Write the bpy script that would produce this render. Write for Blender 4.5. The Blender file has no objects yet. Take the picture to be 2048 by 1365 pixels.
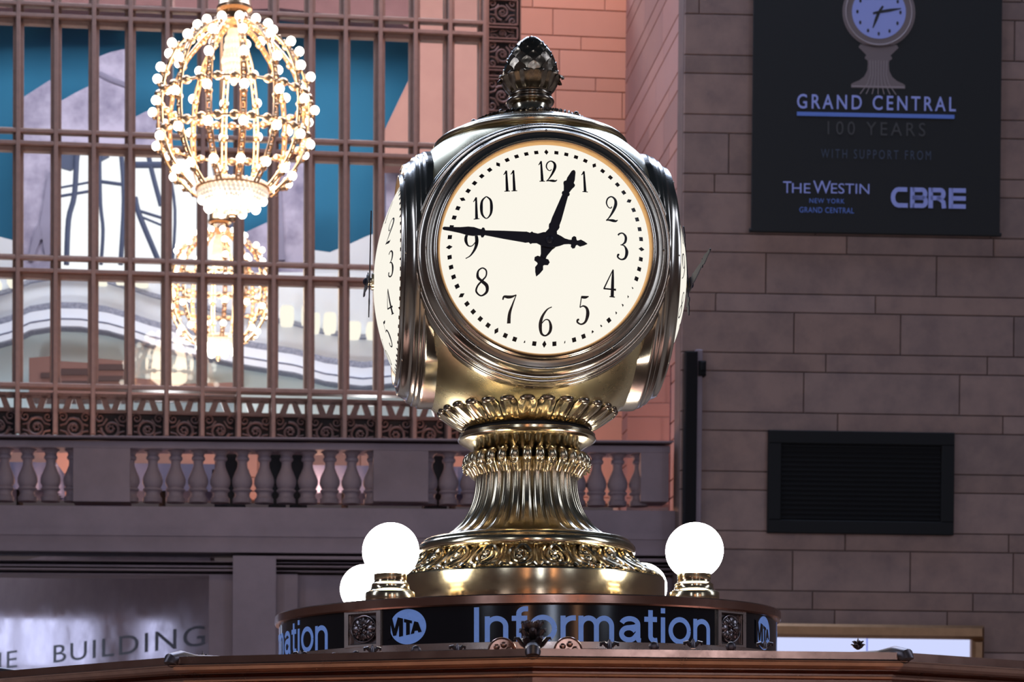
import bpy, bmesh, math, random
from mathutils import Vector, Matrix
random.seed(7)
SC = bpy.context.scene
COL = SC.collection
PI = math.pi
W_PX, H_PX = 2048, 1365

# ------------------------------------------------------------------ camera, world, exposure
F_PX = 4000.0            # focal length in pixels of the 2048 px frame
PPX, PPY = 575.0, 1564.0 # principal point (rise and shift of the view)
ROLL = math.radians(0.6)
CAM = Vector((0, 0, 1.6))
cam = bpy.data.cameras.new('camera')
cam_ob = bpy.data.objects.new('camera', cam)
COL.objects.link(cam_ob)
SC.camera = cam_ob
cam.sensor_width = 36.0
cam.lens = F_PX / W_PX * 36.0
cam.shift_x = (W_PX / 2 - PPX) / W_PX
cam.shift_y = (PPY - H_PX / 2) / W_PX
cam.clip_start, cam.clip_end = 0.1, 200
cam_ob.matrix_world = Matrix.Translation(CAM) @ Matrix.Rotation(ROLL, 4, 'Y').inverted() @ Matrix.Rotation(PI / 2, 4, 'X')
cam.dof.use_dof = True
cam.dof.focus_distance = 5.32
cam.dof.aperture_fstop = 10.0

vs = SC.view_settings
vs.view_transform = 'Standard'
vs.look = 'None'
vs.exposure = 0.0
vs.gamma = 1.0
vs.use_curve_mapping = False

wd = bpy.data.worlds.new('hall_air')
SC.world = wd
wd.use_nodes = True
wn = wd.node_tree
bg = wn.nodes['Background']
tc = wn.nodes.new('ShaderNodeTexCoord')
sp = wn.nodes.new('ShaderNodeSeparateXYZ')
rp = wn.nodes.new('ShaderNodeValToRGB')
rp.color_ramp.elements[0].position = 0.30
rp.color_ramp.elements[0].color = (0.10, 0.062, 0.04, 1)
rp.color_ramp.elements[1].position = 0.85
rp.color_ramp.elements[1].color = (0.020, 0.028, 0.042, 1)
e = rp.color_ramp.elements.new(0.52)
e.color = (0.075, 0.056, 0.06, 1)
mr = wn.nodes.new('ShaderNodeMapRange')
mr.inputs['From Min'].default_value = -1
mr.inputs['From Max'].default_value = 1
wn.links.new(tc.outputs['Generated'], sp.inputs[0])
wn.links.new(sp.outputs['Z'], mr.inputs['Value'])
wn.links.new(mr.outputs['Result'], rp.inputs['Fac'])
wn.links.new(rp.outputs['Color'], bg.inputs['Color'])
bg.inputs['Strength'].default_value = 0.85


def light(name, kind, loc, energy, color, target=None, size=1.0, size_y=None, radius=None):
    l = bpy.data.lights.new(name, kind)
    l.energy = energy
    l.color = color
    if kind == 'AREA':
        l.shape = 'RECTANGLE'
        l.size = size
        l.size_y = size_y or size
    if radius is not None:
        l.shadow_soft_size = radius
    o = bpy.data.objects.new(name, l)
    COL.objects.link(o)
    o.location = loc
    if target is not None:
        o.rotation_euler = (Vector(target) - Vector(loc)).to_track_quat('-Z', 'Y').to_euler()
    return o


# daylight through assumed unseen tall windows at the other end of the hall (behind the viewer)
for i, x in enumerate((-11.0, 3.3, 16.0)):
    light('assumed_hall_daylight', 'AREA', (x, -22, (11, 8.2, 11)[i]), (420, 480, 420)[i], (0.70, 0.80, 1.0), (x * .35, 6, 5), (2.2, 1.3, 2.2)[i], 12.0)
light('assumed_side_daylight', 'AREA', (-13, 4, 10), 560, (0.66, 0.76, 1.0), (0, 6, 3.5), 3.0, 9.0)  # both side windows are assumed, added out of view for the brass highlights
light('assumed_side_daylight', 'AREA', (14, 4, 10), 560, (0.66, 0.76, 1.0), (0.7, 6, 3.5), 3.0, 9.0)
for x in (-2.1, 8.7):  # assumed warm strips, added unseen for orange reflections in the plinth
    light('assumed_warm_strip', 'AREA', (x, -22, 6.2), 110, (1.0, .50, .28), (x * .3 + 1.5, 6, 3), .9, 8.0)
# assumed daylight from unseen upper parts of the tall windows above the picture
for x in (-5.5, -1.0, 3.2, 7.5):
    light('assumed_upper_daylight', 'AREA', (x, 19.6, 16.5), 1000, (0.56, 0.70, 1.0), (x * .5 + .3, 5.7, 3.0), 2.6, 8.0)
# added unseen fill lighting the shapes built behind the panes
light('beyond_fill', 'AREA', (-1, 25.2, 13.5), 620, (0.95, 0.97, 1.0), (-1, 29.5, 6.5), 11.0, 2.5)
for x in (-4.2, -1.6, 1.0):
    light('dado_fill', 'POINT', (x, 25.3, 5.9), 105, (.95, .98, 1.0), radius=.2)  # added points tucked behind the frieze to brighten the dado
# assumed unseen up-lights, added behind the balustrade to warm the salmon stone
for x in (-2.2, 0.2, 2.6):
    light('assumed_uplight', 'POINT', (x, 21.7, 4.7), 50, (1.0, 0.52, 0.355), radius=0.12)
light('upper_stone_fill', 'POINT', (3.0, 20.8, 13.2), 300, (1.0, 0.52, 0.355), radius=0.2)  # added unseen warm light above the view, brightening the upper stone
# added unseen spot; its warm floor bounce lifts the booth and brass undersides
sl = light('floor_bounce_spot', 'SPOT', (0.5, -1.0, 10.0), 4600, (1.0, 0.78, 0.52), (0.5, -0.9, 0), radius=.5)
sl.data.spot_size = math.radians(64)
sl.data.spot_blend = .6


def ray(px, py):
    a, b = px - PPX, PPY - py
    c, s = math.cos(ROLL), math.sin(ROLL)
    return Vector((a * c - b * s, F_PX, a * s + b * c))


class Frame:
    """a local frame: u right, v up, w towards the viewer"""
    def __init__(self, px, py, Y, yaw=0.0, roll=0.0):
        d = ray(px, py)
        self.O = CAM + d * (Y / F_PX)
        y, r = math.radians(yaw), math.radians(roll)
        u0 = Vector((math.cos(y), math.sin(y), 0))
        v0 = Vector((0, 0, 1))
        self.U = u0 * math.cos(r) + v0 * math.sin(r)
        self.V = v0 * math.cos(r) - u0 * math.sin(r)
        self.Wv = self.U.cross(self.V)

    def pt(self, u, v, w=0.0):
        return self.O + self.U * u + self.V * v + self.Wv * w

    def uv(self, px, py, w=0.0):
        d = ray(px, py)
        o = self.O + self.Wv * w
        t = (o - CAM).dot(self.Wv) / d.dot(self.Wv)
        p = CAM + d * t - self.O
        return p.dot(self.U), p.dot(self.V)

    def box(self, x0, y0, x1, y1, w=0.0):
        """rect in local coordinates from two image corners (y0 top)"""
        a, b = self.uv(x0, y0, w), self.uv(x1, y1, w)
        return a[0], b[1], b[0], a[1]     # u0,v0,u1,v1


# ------------------------------------------------------------------ mesh builder
class MB:
    def __init__(self, fr=None):
        self.v, self.f, self.m, self.fr, self.mi = [], [], [], fr, 0
        self.tone = None

    def pt(self, p):
        if self.fr is not None:
            return self.fr.pt(*p)
        return Vector(p)

    def add(self, pts, faces, raw=False):
        b = len(self.v)
        self.v += [Vector(p) if raw else self.pt(p) for p in pts]
        for f in faces:
            self.f.append([i + b for i in f])
            self.m.append(self.mi)
        return b

    def boxy(self, a, b, bev=0.0):
        x0, y0, z0 = a
        x1, y1, z1 = b
        P = [(x0, y0, z0), (x1, y0, z0), (x1, y1, z0), (x0, y1, z0), (x0, y0, z1), (x1, y0, z1), (x1, y1, z1), (x0, y1, z1)]
        Fs = [(0, 3, 2, 1), (4, 5, 6, 7), (0, 1, 5, 4), (1, 2, 6, 5), (2, 3, 7, 6), (3, 0, 4, 7)]
        if bev > 0:   # chamfer on the z1 side
            q = bev
            P = P[:4] + [(x0, y0, z1 - q), (x1, y0, z1 - q), (x1, y1, z1 - q), (x0, y1, z1 - q),
                         (x0 + q, y0 + q, z1), (x1 - q, y0 + q, z1), (x1 - q, y1 - q, z1), (x0 + q, y1 - q, z1)]
            Fs = [(0, 3, 2, 1), (8, 9, 10, 11)]
            for i in range(4):
                j = (i + 1) % 4
                Fs += [(i, j, 4 + j, 4 + i), (4 + i, 4 + j, 8 + j, 8 + i)]
        self.add(P, Fs)

    def lathe(self, prof, n=64, c=(0, 0), rf=None, a0=0.0, a1=2 * PI, caps=False):
        """prof: list of (r, z) revolved about a vertical axis; rf(theta, i) adds to r"""
        full = abs(a1 - a0 - 2 * PI) < 1e-6
        m = n if full else n + 1
        P, Fs = [], []
        for i, (r, z) in enumerate(prof):
            for k in range(m):
                t = a0 + (a1 - a0) * k / n
                rr = r + (rf(t, i) if rf else 0)
                P.append((c[0] + rr * math.sin(t), c[1] - rr * math.cos(t), z))
        for i in range(len(prof) - 1):
            for k in range(n):
                k2 = (k + 1) % m
                Fs.append((i * m + k, i * m + k2, (i + 1) * m + k2, (i + 1) * m + k))
        self.add(P, Fs)

    def tube(self, pts, rad, n=8, closed=False, flat=1.0, raw=False):
        pts = [Vector(p) if raw else self.pt(p) for p in pts]
        L = len(pts)
        if L < 2:
            return
        rads = rad if isinstance(rad, (list, tuple)) else [rad] * L
        P, Fs = [], []
        nrm = None
        for i in range(L):
            if closed:
                t = pts[(i + 1) % L] - pts[i - 1]
            else:
                t = pts[min(i + 1, L - 1)] - pts[max(i - 1, 0)]
            t.normalize()
            if nrm is None:
                a = Vector((0, 0, 1)) if abs(t.z) < .9 else Vector((1, 0, 0))
                nrm = t.cross(a).normalized()
            nrm = (nrm - t * nrm.dot(t))
            if nrm.length < 1e-6:
                nrm = t.orthogonal()
            nrm.normalize()
            bi = t.cross(nrm)
            for k in range(n):
                an = 2 * PI * k / n
                P.append(pts[i] + (nrm * math.cos(an) + bi * math.sin(an) * flat) * rads[i])
        R = L if closed else L - 1
        for i in range(R):
            j = (i + 1) % L
            for k in range(n):
                k2 = (k + 1) % n
                Fs.append((i * n + k, i * n + k2, j * n + k2, j * n + k))
        if not closed:
            Fs.append(tuple(range(n))[::-1])
            Fs.append(tuple((L - 1) * n + k for k in range(n)))
        self.add(P, Fs, raw=True)

    def ball(self, c, r, nu=16, nv=10, axes=None):
        rx, ry, rz = r if isinstance(r, (list, tuple)) else (r, r, r)
        c = Vector(c)
        A = axes or (Vector((1, 0, 0)), Vector((0, 1, 0)), Vector((0, 0, 1)))
        P, Fs = [], []
        for i in range(nv + 1):
            ph = PI * i / nv
            for k in range(nu):
                th = 2 * PI * k / nu
                P.append(c + A[0] * (rx * math.sin(ph) * math.cos(th)) + A[1] * (ry * math.sin(ph) * math.sin(th)) + A[2] * (rz * math.cos(ph)))
        for i in range(nv):
            for k in range(nu):
                k2 = (k + 1) % nu
                Fs.append((i * nu + k, (i + 1) * nu + k, (i + 1) * nu + k2, i * nu + k2))
        self.add(P, Fs)

    def prism(self, poly, w0, w1, mapf=None):
        """polygon [(u,v)] extruded between w0 and w1"""
        n = len(poly)
        mp = mapf or (lambda u, v, w: (u, v, w))
        P = [mp(u, v, w0) for u, v in poly] + [mp(u, v, w1) for u, v in poly]
        Fs = [tuple(range(n))[::-1], tuple(range(n, 2 * n))]
        for i in range(n):
            j = (i + 1) % n
            Fs.append((i, j, n + j, n + i))
        self.add(P, Fs)

    def strip(self, pts, mapf, w):
        """variable-width flat stroke through (x, y, width)"""
        n = len(pts)
        L, R = [], []
        for i, (x, y, wd_) in enumerate(pts):
            a, b = pts[max(i - 1, 0)], pts[min(i + 1, n - 1)]
            dx, dy = b[0] - a[0], b[1] - a[1]
            l = math.hypot(dx, dy) or 1
            nx, ny = -dy / l * wd_ / 2, dx / l * wd_ / 2
            L.append((x + nx, y + ny))
            R.append((x - nx, y - ny))
        P = [mapf(u, v, w) for u, v in L] + [mapf(u, v, w) for u, v in R]
        self.add(P, [(i, n + i, n + i + 1, i + 1) for i in range(n - 1)])

    def build(self, name, mats, parent=None, smooth=True, angle=35, origin=None):
        me = bpy.data.meshes.new(name)
        if origin is None:
            origin = parent['_o'] if (parent is not None and '_o' in parent) else None
        if origin is None:
            if self.v:
                origin = Vector((sum(p.x for p in self.v) / len(self.v), sum(p.y for p in self.v) / len(self.v), min(p.z for p in self.v)))
            else:
                origin = Vector()
        origin = Vector(origin)
        me.from_pydata([p - origin for p in self.v], [], self.f)
        mats = mats if isinstance(mats, (list, tuple)) else [mats]
        for m in mats:
            me.materials.append(m)
        if len(mats) > 1:
            me.polygons.foreach_set('material_index', self.m)
        bm = bmesh.new()
        bm.from_mesh(me)
        bmesh.ops.remove_doubles(bm, verts=bm.verts, dist=1e-6)
        if self.tone is None:
            bmesh.ops.recalc_face_normals(bm, faces=bm.faces)
        bm.to_mesh(me)
        bm.free()
        if smooth:
            me.shade_smooth()
            me.set_sharp_from_angle(angle=math.radians(angle))
        o = bpy.data.objects.new(name, me)
        COL.objects.link(o)
        if parent is not None:
            o.parent = parent
            po = Vector(parent['_o']) if '_o' in parent else Vector()
            o.location = origin - po
        else:
            o.location = origin
        o['_o'] = list(origin)
        return o


def tag(o, label=None, cat=None, group=None, kind=None):
    if label: o['label'] = label
    if cat: o['category'] = cat
    if group: o['group'] = group
    if kind: o['kind'] = kind
    return o


def thing(name, loc, label, cat, group=None):
    o = bpy.data.objects.new(name, None)
    o.empty_display_size = 0.05
    COL.objects.link(o)
    o.location = loc
    o['_o'] = list(loc)
    return tag(o, label, cat, group)


def copy_tree(o, parent=None):
    c = o.copy()
    COL.objects.link(c)
    if parent is not None:
        c.parent = parent
    for ch in list(o.children):
        copy_tree(ch, c)
    return c


def catmull(pts, k=6):
    out = []
    n = len(pts)
    for i in range(n - 1):
        p0, p1, p2, p3 = pts[max(i - 1, 0)], pts[i], pts[i + 1], pts[min(i + 2, n - 1)]
        for j in range(k):
            t = j / k
            out.append(tuple(0.5 * (2 * b + (c - a) * t + (2 * a - 5 * b + 4 * c - d) * t * t + (3 * b - a - 3 * c + d) * t ** 3)
                             for a, b, c, d in zip(p0, p1, p2, p3)))
    out.append(tuple(pts[-1]))
    return out


# ------------------------------------------------------------------ materials
def srgb(r, g, b):
    def f(c):
        c /= 255
        return c / 12.92 if c <= .04045 else ((c + .055) / 1.055) ** 2.4
    return (f(r), f(g), f(b), 1)


def mat(name, col, rough=.5, metal=0.0, noise=0.0, scale=20, bump=0.0, emit=None, es=0.0, spec=.5, tone=False, noise_col=None, rough_var=0.0, detail=6):
    m = bpy.data.materials.new(name)
    m.use_nodes = True
    n, l = m.node_tree.nodes, m.node_tree.links
    b = n['Principled BSDF']
    b.inputs['Base Color'].default_value = col
    b.inputs['Roughness'].default_value = rough
    b.inputs['Metallic'].default_value = metal
    b.inputs['Specular IOR Level'].default_value = spec
    if emit:
        b.inputs['Emission Color'].default_value = emit
        b.inputs['Emission Strength'].default_value = es
    src = None
    if noise or bump or rough_var:
        t = n.new('ShaderNodeTexCoord')
        no = n.new('ShaderNodeTexNoise')
        no.inputs['Scale'].default_value = scale
        no.inputs['Detail'].default_value = detail
        no.inputs['Roughness'].default_value = .62
        l.new(t.outputs['Object'], no.inputs['Vector'])
        if noise:
            mx = n.new('ShaderNodeMix')
            mx.data_type = 'RGBA'
            mx.inputs['A'].default_value = col
            nc = noise_col or tuple(c * .45 for c in col[:3]) + (1,)
            mx.inputs['B'].default_value = nc
            r = n.new('ShaderNodeMapRange')
            r.inputs['From Min'].default_value = .38
            r.inputs['From Max'].default_value = .72
            r.inputs['To Max'].default_value = noise
            l.new(no.outputs['Fac'], r.inputs['Value'])
            l.new(r.outputs['Result'], mx.inputs['Factor'])
            l.new(mx.outputs['Result'], b.inputs['Base Color'])
            src = mx.outputs['Result']
        if bump:
            bp = n.new('ShaderNodeBump')
            bp.inputs['Strength'].default_value = bump
            bp.inputs['Distance'].default_value = .01
            l.new(no.outputs['Fac'], bp.inputs['Height'])
            l.new(bp.outputs['Normal'], b.inputs['Normal'])
        if rough_var:
            r2 = n.new('ShaderNodeMapRange')
            r2.inputs['From Min'].default_value = .3
            r2.inputs['From Max'].default_value = .7
            r2.inputs['To Min'].default_value = rough - rough_var
            r2.inputs['To Max'].default_value = rough + rough_var
            l.new(no.outputs['Fac'], r2.inputs['Value'])
            l.new(r2.outputs['Result'], b.inputs['Roughness'])
    if tone:
        at = n.new('ShaderNodeAttribute')
        at.attribute_name = 'tone'
        mu = n.new('ShaderNodeMix')
        mu.data_type = 'RGBA'
        mu.blend_type = 'MULTIPLY'
        mu.inputs['Factor'].default_value = 1
        if src:
            l.new(src, mu.inputs['A'])
        else:
            mu.inputs['A'].default_value = col
        l.new(at.outputs['Color'], mu.inputs['B'])
        l.new(mu.outputs['Result'], b.inputs['Base Color'])
    return m


def emis(name, col, s):
    m = bpy.data.materials.new(name)
    m.use_nodes = True
    n, l = m.node_tree.nodes, m.node_tree.links
    e_ = n.new('ShaderNodeEmission')
    e_.inputs[0].default_value = col
    e_.inputs[1].default_value = s
    l.new(e_.outputs[0], n['Material Output'].inputs[0])
    return m


M = {}
M['brass'] = mat('aged_brass', (0.52, 0.44, 0.30, 1), .21, 1.0, .45, 9, .006, rough_var=.06, noise_col=(.25, .20, .135, 1))
M['brass_bezel'] = mat('dark_polished_brass', (0.40, 0.35, 0.285, 1), .19, 1.0, .4, 9, .004, rough_var=.05, noise_col=(.22, .185, .15, 1))
M['rim_glow_tint'] = mat('glow_tinted_rim_brass', (0.80, 0.47, 0.20, 1), .42, 1.0)  # brass lip; the dial's glow on it is put into the colour
M['brass_case'] = mat('satin_globe_brass', (0.58, 0.48, 0.27, 1), .27, 1.0, .5, 7, .004, rough_var=.05, noise_col=(.30, .25, .15, 1))
M['brass_bright'] = mat('polished_brass', (0.60, 0.50, 0.33, 1), .17, 1.0, .35, 14, .01, rough_var=.06, noise_col=(.4, .3, .16, 1))
M['brass_dark'] = mat('dark_patina_and_shade_brass', (0.27, 0.22, 0.16, 1), .22, 1.0, .7, 30, .03, rough_var=.08, noise_col=(.08, .065, .06, 1))
M['bronze'] = mat('reddish_bronze', (0.44, 0.25, 0.185, 1), .23, 1.0, .6, 16, .006, rough_var=.06, noise_col=(.22, .12, .09, 1))
M['bronze_sign'] = mat('brown_grey_bronze', (0.55, 0.46, 0.41, 1), .3, 1.0, .5, 16, .01, rough_var=.08, noise_col=(.30, .23, .20, 1))
M['ornament'] = mat('blackened_ornament_bronze', (.12, .10, .105, 1), .42, 1.0, .5, 60, .02)
M['bronze_dark'] = mat('dark_bronze', (0.20, 0.17, 0.17, 1), .3, 1.0, .5, 60, .05)
M['black_gap'] = mat('gap_shade_black', (.01, .01, .01, 1), .6)
M['dial'] = emis('milk_glass_lit', (1.0, .955, .845, 1), .97)
M['ink'] = mat('black_enamel', (.008, .006, .010, 1), .35)
M['hand'] = mat('blackened_steel', (.009, .008, .018, 1), .55, 0, spec=.25)
M['globe'] = emis('lit_opal_glass', (1.0, .965, .88, 1), 30.0)
M['sign_black'] = mat('black_sign_glass', (.006, .007, .010, 1), .12)
M['sign_letter'] = mat('pale_blue_sign_letter', srgb(105, 135, 200), .4, emit=srgb(112, 145, 210), es=.34, noise=.35, scale=60)
M['stone'] = mat('limestone_blocks', (.27, .175, .15, 1), .75, noise=.9, scale=3.5, bump=.3, tone=True, noise_col=(.17, .112, .105, 1), detail=12)
M['stone_reveal'] = mat('limestone_reveal_blocks', (.33, .165, .135, 1), .75, noise=.5, scale=2.2, bump=.15, tone=True, noise_col=(.27, .145, .13, 1), detail=10)  # same limestone; part of the warm light mixed into the colour
M['stone_warm_lit'] = mat('limestone_warm_lit_blocks', (.56, .285, .195, 1), .8, noise=.3, scale=2.0, bump=.1, tone=True, noise_col=(.49, .24, .16, 1), detail=8)  # the same limestone, with warm uplight put into its base colour
M['stone_plain'] = mat('smooth_limestone', (.245, .185, .21, 1), .7, noise=.75, scale=1.3, bump=.1, noise_col=(.155, .118, .135, 1), detail=10)
M['win_bronze'] = mat('brown_window_bronze', (.25, .15, .115, 1), .5, .2, .3, 12)
M['grille'] = mat('dark_grille_bronze', (.17, .105, .09, 1), .5, .4, .4, 30)
M['grille_back'] = mat('grille_backing', (.012, .009, .009, 1), .8)
M['banner'] = mat('black_banner_cloth', (.0105, .0105, .0115, 1), .85)
M['ban_white'] = mat('pale_blue_print', srgb(150, 160, 225), .6, emit=srgb(150, 160, 225), es=0.0)
M['ban_blue'] = mat('mid_blue_print', srgb(95, 125, 205), .6)
M['ban_dim'] = mat('dim_grey_print', (.05, .048, .05, 1), .7)
M['ban_dimblue'] = mat('dim_blue_print', (.045, .06, .10, 1), .7)
M['ban_brown'] = mat('muted_brown_print', (.17, .13, .135, 1), .7)
M['ban_brown2'] = mat('pale_brown_print', (.30, .245, .26, 1), .7)
M['panel_black'] = mat('black_louvre', (.008, .008, .009, 1), .8, spec=.15)
M['panel_black2'] = mat('black_frame_metal', (.009, .009, .010, 1), .7, spec=.2)
M['lit_panel'] = emis('backlit_white_panel', srgb(208, 216, 255), 1.0)
M['seam'] = emis('backlit_seam_blue', srgb(120, 135, 225), 1.0)
M['frame_brass'] = mat('satin_brass_frame', (.27, .15, .08, 1), .34, .9, .3, 12)
M['gold_rib'] = mat('gilded_metal', (.78, .50, .30, 1), .28, 1.0, .3, 40)
M['crystal'] = mat('crystal_drops', (.95, .9, .8, 1), .1, 0, emit=(1, .84, .62, 1), es=.42)  # drops given a glow of their own for the bulbs' light in them
M['bulb'] = emis('glowing_bulb', (1, .93, .80, 1), 6.0)
M['bulb'].cycles.emission_sampling = 'NONE'
M['teal'] = mat('teal_ceiling_paint', (.028, .235, .43, 1), .8, noise=.35, scale=.8, noise_col=(.022, .17, .33, 1))
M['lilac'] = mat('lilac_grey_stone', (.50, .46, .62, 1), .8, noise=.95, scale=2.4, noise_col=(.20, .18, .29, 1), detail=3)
M['lilac_dark'] = mat('dark_lilac_grey_stone', (.28, .26, .38, 1), .8)
M['snow'] = mat('white_stone', (.75, .78, .86, 1), .7)
M['sky_white'] = emis('daylit_glass', (.95, .975, 1.0, 1), 1.25)
M['strut'] = mat('slate_blue_steel', (.055, .075, .15, 1), .6)
M['pale'] = mat('pale_blue_plaster', (.63, .68, .78, 1), .7, noise=.25, scale=1.2, noise_col=(.74, .74, .72, 1))
M['pale_mould'] = mat('pale_moulding', (.68, .73, .86, 1), .6)
M['grey_mould'] = mat('grey_dentil_moulding', (.30, .32, .42, 1), .7, noise=.9, scale=26, noise_col=(.12, .13, .19, 1))
M['pale_green'] = mat('pale_grey_green_plaster', (.50, .60, .64, 1), .7)
M['brown_cab'] = mat('brown_cabinet', (.17, .08, .07, 1), .6)
M['brown_cab2'] = mat('dark_brown_slot', (.05, .022, .022, 1), .6)
M['cornice_lamp'] = emis('cornice_lamp_glass', (1, .95, .80, 1), 1.15)
M['mauve'] = mat('mauve_stone', (.30, .145, .15, 1), .8, noise=.4, scale=2)
M['salmon_b'] = mat('salmon_lit_stone', (.50, .26, .22, 1), .8, noise=.5, scale=2.5, noise_col=(.40, .19, .17, 1))  # jamb stone; its warm lighting put into the colour
M['mirror'] = mat('polished_dark_stone', (.50, .36, .38, 1), .06, .85)
M['gloss'] = mat('polished_lilac_marble', (.46, .39, .45, 1), .12, .55, .5, 3, noise_col=(.3, .24, .29, 1), rough_var=.06)
M['letter_dark'] = mat('dark_engraved_letter', (.035, .028, .045, 1), .5)
M['cloth'] = mat('grey_tablecloth', (.11, .125, .20, 1), .8)
M['black_seat'] = mat('black_upholstery', (.006, .006, .007, 1), .6)
M['floor'] = mat('warm_marble_floor', (.42, .33, .26, 1), .25, noise=.4, scale=1.5)
M['black_post'] = mat('black_painted_metal', (.010, .009, .010, 1), .85, spec=.12)

g = bpy.data.materials.new('window_glass')
g.use_nodes = True
gn, gl = g.node_tree.nodes, g.node_tree.links
gt = gn.new('ShaderNodeBsdfTransparent')
gg = gn.new('ShaderNodeBsdfGlossy')
gg.inputs['Roughness'].default_value = .02
gm = gn.new('ShaderNodeMixShader')
gm.inputs[0].default_value = .05
gl.new(gt.outputs[0], gm.inputs[1])
gl.new(gg.outputs[0], gm.inputs[2])
gl.new(gm.outputs[0], gn['Material Output'].inputs[0])
M['glass'] = g

# ------------------------------------------------------------------ lettering helpers
_txt = {}


def text2d(body, spacing=1.0, bold=0.0):
    k = (body, spacing, bold)
    if k in _txt:
        return _txt[k]
    c = bpy.data.curves.new('t', 'FONT')
    c.body = body
    c.size = 1
    c.space_character = spacing
    c.offset = bold
    c.resolution_u = 4
    o = bpy.data.objects.new('t', c)
    COL.objects.link(o)
    dg = bpy.context.evaluated_depsgraph_get()
    me = bpy.data.meshes.new_from_object(o.evaluated_get(dg))
    V = [(v.co.x, v.co.y) for v in me.vertices]
    Fs = [tuple(p.vertices) for p in me.polygons]
    bpy.data.objects.remove(o)
    bpy.data.curves.remove(c)
    bpy.data.meshes.remove(me)
    x0, x1 = min(v[0] for v in V), max(v[0] for v in V)
    y0, y1 = min(v[1] for v in V), max(v[1] for v in V)
    V = [((x - x0) / (x1 - x0), (y - y0) / (y1 - y0)) for x, y in V]
    _txt[k] = (V, Fs)
    return _txt[k]


def put_text(mb, body, u0, v0, u1, v1, w, spacing=1.0, bold=0.0, mapf=None):
    V, Fs = text2d(body, spacing, bold)
    mp = mapf or (lambda u, v, w_: (u, v, w_))
    mb.add([mp(u0 + x * (u1 - u0), v0 + y * (v1 - v0), w) for x, y in V], Fs)


# numerals of the dial: strokes of (x, y, width), height 1
DG = {
    '1': [[(-.12, .80, .02), (-.06, .88, .05), (.0, 1.0, .05)], [(0, 1, .06), (0, .6, .085), (.01, .02, .11)], [(-.11, .015, .035), (.13, .015, .035)]],
    '2': [[(.02, .60, .02), (-.02, .53, .035), (-.12, .56, .04), (-.19, .72, .05), (-.13, .91, .05), (.02, 1.0, .05), (.16, .90, .09), (.18, .70, .11), (.07, .42, .085), (-.10, .14, .045), (-.22, .02, .03)],
          [(-.22, .02, .02), (-.1, .045, .06), (.06, .04, .10), (.17, .035, .07), (.25, .09, .02)]],
    '3': [[(-.16, .90, .06), (-.10, .97, .05), (.03, 1.0, .05), (.15, .88, .09), (.13, .68, .08), (.0, .56, .03), (-.06, .55, .03)],
          [(-.06, .55, .03), (.10, .52, .05), (.20, .32, .115), (.14, .08, .08), (-.02, .0, .05), (-.16, .07, .06), (-.15, .16, .07), (-.10, .17, .05)]],
    '4': [[(.08, 1, .03), (-.08, .66, .04), (-.26, .27, .05)], [(-.27, .28, .05), (.0, .28, .05), (.23, .28, .07)], [(.08, 1.0, .05), (.08, .6, .10), (.09, .0, .12)], [(-.02, .015, .035), (.20, .015, .035)]],
    '5': [[(-.10, .95, .08), (.06, .95, .09), (.19, .99, .03)], [(-.09, .97, .035), (-.13, .58, .03)],
          [(-.13, .58, .03), (.0, .64, .05), (.14, .56, .09), (.19, .36, .12), (.12, .10, .08), (-.04, .0, .05), (-.19, .06, .06), (-.19, .14, .07), (-.13, .16, .05)]],
    '6': [[(.20, 1.0, .02), (.02, .90, .05), (-.15, .64, .09), (-.20, .36, .115), (-.14, .08, .08), (.02, .0, .05), (.17, .12, .09), (.20, .32, .10), (.12, .52, .05), (-.02, .55, .035), (-.15, .42, .03)]],
    '7': [[(-.24, .84, .05), (-.20, .95, .07), (-.05, .93, .10), (.10, .94, .08), (.25, 1.0, .02)], [(.25, 1.0, .025), (.12, .64, .06), (.03, .34, .10), (.02, .0, .12)]],
    '8': [[(-.02, .54, .08), (-.16, .68, .09), (-.15, .90, .06), (.0, 1.0, .045), (.14, .90, .05), (.14, .70, .05), (.0, .54, .06), (-.16, .36, .06), (-.20, .16, .06), (-.02, .0, .05), (.18, .12, .09), (.18, .34, .11), (.02, .50, .10), (-.06, .57, .07)]],
    '0': [[(.0, 1.0, .04), (-.17, .82, .08), (-.21, .5, .11), (-.17, .18, .08), (.0, .0, .04), (.17, .18, .08), (.21, .5, .11), (.17, .82, .08), (.0, 1.0, .04)]],
}
DG['9'] = [[(-x, 1 - y, w) for x, y, w in s] for s in DG['6']]


def put_numeral(mb, txt, cx, cy, h, mapf, w, thin=1.0):
    adv = {'1': .30, '2': .50, '0': .54}
    wid = [adv.get(c, .5) for c in txt]
    tot = sum(wid)
    x = -tot / 2
    for c, a in zip(txt, wid):
        xc = (x + a / 2) if len(txt) > 1 else 0
        x += a
        for s in DG[c]:
            p = catmull(s, 6) if len(s) > 2 else [tuple(s[0][i] + (s[1][i] - s[0][i]) * t / 4 for i in range(3)) for t in range(5)]
            mb.strip([(cx + (xc + q[0] * thin) * h, cy + (q[1] - .5) * h, max(q[2], .034) * h * 1.12) for q in p], mapf, w)


# grotesque letters of the information sign: constant-width strokes, cap height 1
def arc(cx, cy, rx, ry, a0, a1, n=14):
    return [(cx + rx * math.cos(math.radians(a0 + (a1 - a0) * i / n)), cy + ry * math.sin(math.radians(a0 + (a1 - a0) * i / n))) for i in range(n + 1)]


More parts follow.
